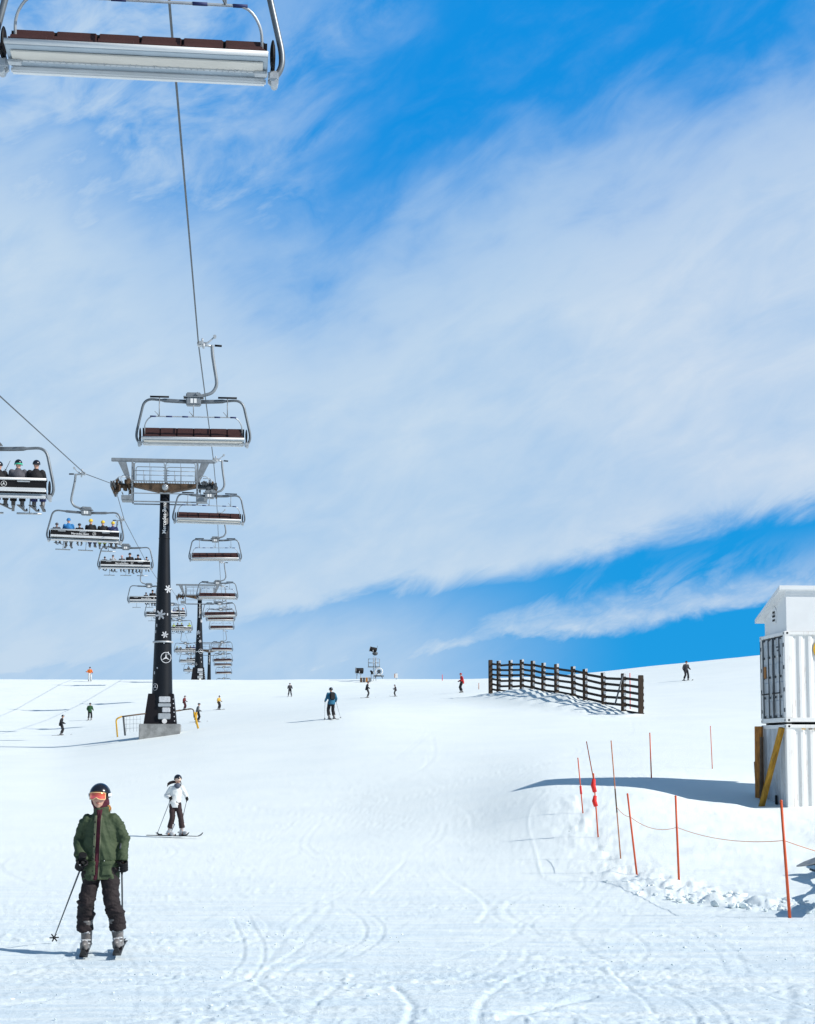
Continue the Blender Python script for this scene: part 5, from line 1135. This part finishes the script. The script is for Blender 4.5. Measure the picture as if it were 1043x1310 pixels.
# unseen wavy sheet, added for its shadow, running towards the camera just outside the frame; it throws the shade seen at the edge
vs = []; fs = []; rr = random.Random(12); n_ = 26
for k in range(n_ + 1):
    t_ = k / n_; D = 21.6 + 11.5 * t_; px_ = 1006 + 34 * t_ ** .7; x_ = P(px_, 960, D).x + .62 + .10 * math.sin(t_ * 17); D2 = D - .2
    zg = Hs(x_, D2); wob = .04 * math.sin(t_ * 23) + rr.uniform(-.015, .015); th = .17 + .07 * math.sin(t_ * 9 + 1) + .05 * math.sin(t_ * 31)
    for a_, b_ in ((-.012, 0), (.012, 0), (.012, th), (-.012, th)): vs.append(V((x_ + a_, D2, zg + .36 + wob + b_)) - g)
for k in range(n_):
    for q in range(4): q2 = (q + 1) % 4; fs.append((4 * k + q, 4 * k + q2, 4 * k + 4 + q2, 4 * k + 4 + q))
fs += [(0, 1, 2, 3), (4 * n_ + 3, 4 * n_ + 2, 4 * n_ + 1, 4 * n_)]
MB().add(vs, fs).build('shadow_caster', M['steel'], rk)

# ------------------------------------------------------------------ snow guns on the crest
def gun(t, c, yaw, s=1., up=.25):
    Mx = Matrix.Rotation(yaw, 3, 'Z') @ Matrix.Rotation(-up, 3, 'Y')
    def q(mb, nm, m_, par): return mb.build(nm, m_, par)
    b = MB(); b.tube([c + Mx @ V((x * s, 0, 0)) for x in (-.45, -.40, .30, .42)], [.30 * s, .34 * s, .30 * s, .33 * s], 20, cap=False); dr = b.build('barrel', M['black'], t)
    MB().tube([c + Mx @ V((x * s, 0, 0)) for x in (.42, .46)], [.36 * s, .36 * s], 20, cap=False).build('nozzle_ring', M['steel_light'], dr)
    MB().tube([c + Mx @ V((x * s, 0, 0)) for x in (-.1, .12)], [.12 * s, .12 * s], 12).build('motor', M['steel_light'], dr)
    MB().tube([c + V((-.0, -.36 * s, -.05)), c + V((0, -.36 * s, -.38 * s)), c + V((0, .36 * s, -.38 * s)), c + V((0, .36 * s, -.05))], .04, 8).build('fork', M['steel_light'], t)
Dg_ = 191; gm = P(479.5, 869, Dg_); gm.z = Hs(gm.x, Dg_) - .05; t = thing('snow_gun', 'tall snow gun on a railed mast on the crest, its black barrel at the top', 'snow gun', gm)
G2 = lambda px, py: P(px, py, Dg_) - gm
m_ = MB()
for dx in (-.16, .16):
    for dy in (-.16, .16): m_.tube([V((dx, dy, 0)), V((dx, dy, G2(479, 841).z))], .035, 6)
for k in range(9): z = .3 + k * .3; m_.tube([V((-.16, -.16, z)), V((.16, -.16, z + .15))], .022, 6); m_.tube([V((.16, -.16, z + .15)), V((-.16, -.16, z + .3))], .022, 6)
m_.build('mast', M['steel_light'], t)
m_ = MB()
for x0, x1 in ((471.5, 478), (480.5, 485.8)):
    for dy in (-.4, .4):
        o_ = V((0, dy, 0)); m_.tube([G2(x0, 853) + o_, G2(x0, 843) + o_, G2(x1, 843) + o_, G2(x1, 853) + o_, G2(x0, 853) + o_], .035, 6); m_.tube([G2(x0, 848) + o_, G2(x1, 848) + o_], .025, 6)
m_.build('railing', M['steel'], t); MB().box(G2(478.6, 853.5), (1.5, .9, .06)).build('platform', M['steel'], t)
gun(t, G2(477.5, 831), math.pi, .95, .25); MB().ell(G2(480, 836), (.34, .3, .26), nu=14, nv=9).build('compressor', M['steel_dark'], t); MB().tube([G2(482, 833), G2(483.2, 826)], .02, 6).build('antenna', M['steel_dark'], t)
g2 = P(459, 870, Dg_ - 2); g2.z = Hs(g2.x, Dg_ - 2); t = thing('snow_gun', 'low black fan snow gun on legs, left of the tall one', 'snow gun', g2)
gun(t, P(460, 858, Dg_ - 2) - g2, math.pi + .15, 1.05, .05)
for px in (456.5, 461.5): MB().tube([P(px, 868.5, Dg_ - 2) - g2, P(px + .5, 861, Dg_ - 2) - g2], .05, 8).build('leg', M['steel_light'], t)
g3 = P(485, 869, Dg_ - 1.5); g3.z = Hs(g3.x, Dg_ - 1.5); t = thing('hose_reel', 'white hose reel ring at the right foot of the snow gun mast', 'reel', g3)
c = P(485, 859, Dg_ - 1.5) - g3; pts = [c + V((.42 * math.cos(a), 0, .40 * math.sin(a))) for a in [2 * math.pi * k / 24 for k in range(25)]]; MB().tube(pts, .07, 8, cap=False).build('ring', M['white'], t)
MB().tube([c + V((0, -.1, 0)), c + V((0, .1, 0))], .24, 14).build('hub', M['steel_dark'], t); m_ = MB(); m_.tube([c, c + V((-.5, 0, -.85))], .05, 6); m_.tube([c, c + V((.45, 0, -.85))], .05, 6); m_.tube([c + V((-.6, 0, -.55)), c + V((.6, 0, -.55))], .08, 6); m_.build('stand', M['steel_dark'], t)
g4 = P(474, 863, Dg_ - 1) ; g4.z = Hs(g4.x, Dg_ - 1); t = thing('small_fan', 'small dark nozzle housing low at the mast\'s left foot', 'nozzle', g4); c = P(475, 859.5, Dg_ - 1) - g4; MB().tube([c + V((-.1, 0, .15)), c + V((.12, 0, -.05)), c + V((.1, 0, -.3))], [.10, .16, .10], 12).build('housing', M['black'], t); MB().tube([c, V((c.x, 0, 0))], .04, 6).build('stand', M['steel'], t)
for k, (px, m_, lb) in enumerate(((462.2, 'rust', 'rusty brown crate under the low snow gun, leftmost of the four crates'), (465.8, 'steel_dark', 'dark green-grey crate beside the rusty brown one on the crest'), (469.3, 'red', 'reddish crate, third of the four between the snow guns'), (473, 'steel', 'grey crate next to the mast, rightmost of the four crates'))):
    p = P(px, 868, Dg_ - 3); p.z = Hs(p.x, Dg_ - 3); t = thing('crate', lb, 'crate', p, 0, 'crates between the snow guns'); b = MB(); b.box((0, 0, .27), (.28, .3, .54), bev=.02); b.build('box', M[m_] if m_ != 'red' else M['prop'], t); MB().box((0, 0, .57), (.31, .33, .05), bev=.01).build('lid', M['white'], t)
p = P(507, 868.5, 193); p.z = Hs(p.x, 193); t = thing('marker_sign', 'small pale pink and white sign on the crest right of the snow guns', 'sign', p); MB().tube([(0, .05, -.2), (0, .05, .9)], .03, 6).build('post', M['steel'], t); MB().box((-.0, 0, .50), (.40, .04, .55), bev=.01).build('panel', M['white'], t); MB().box((-.17, -.03, .50), (.10, .03, .5)).build('stripe', M['prop'], t)
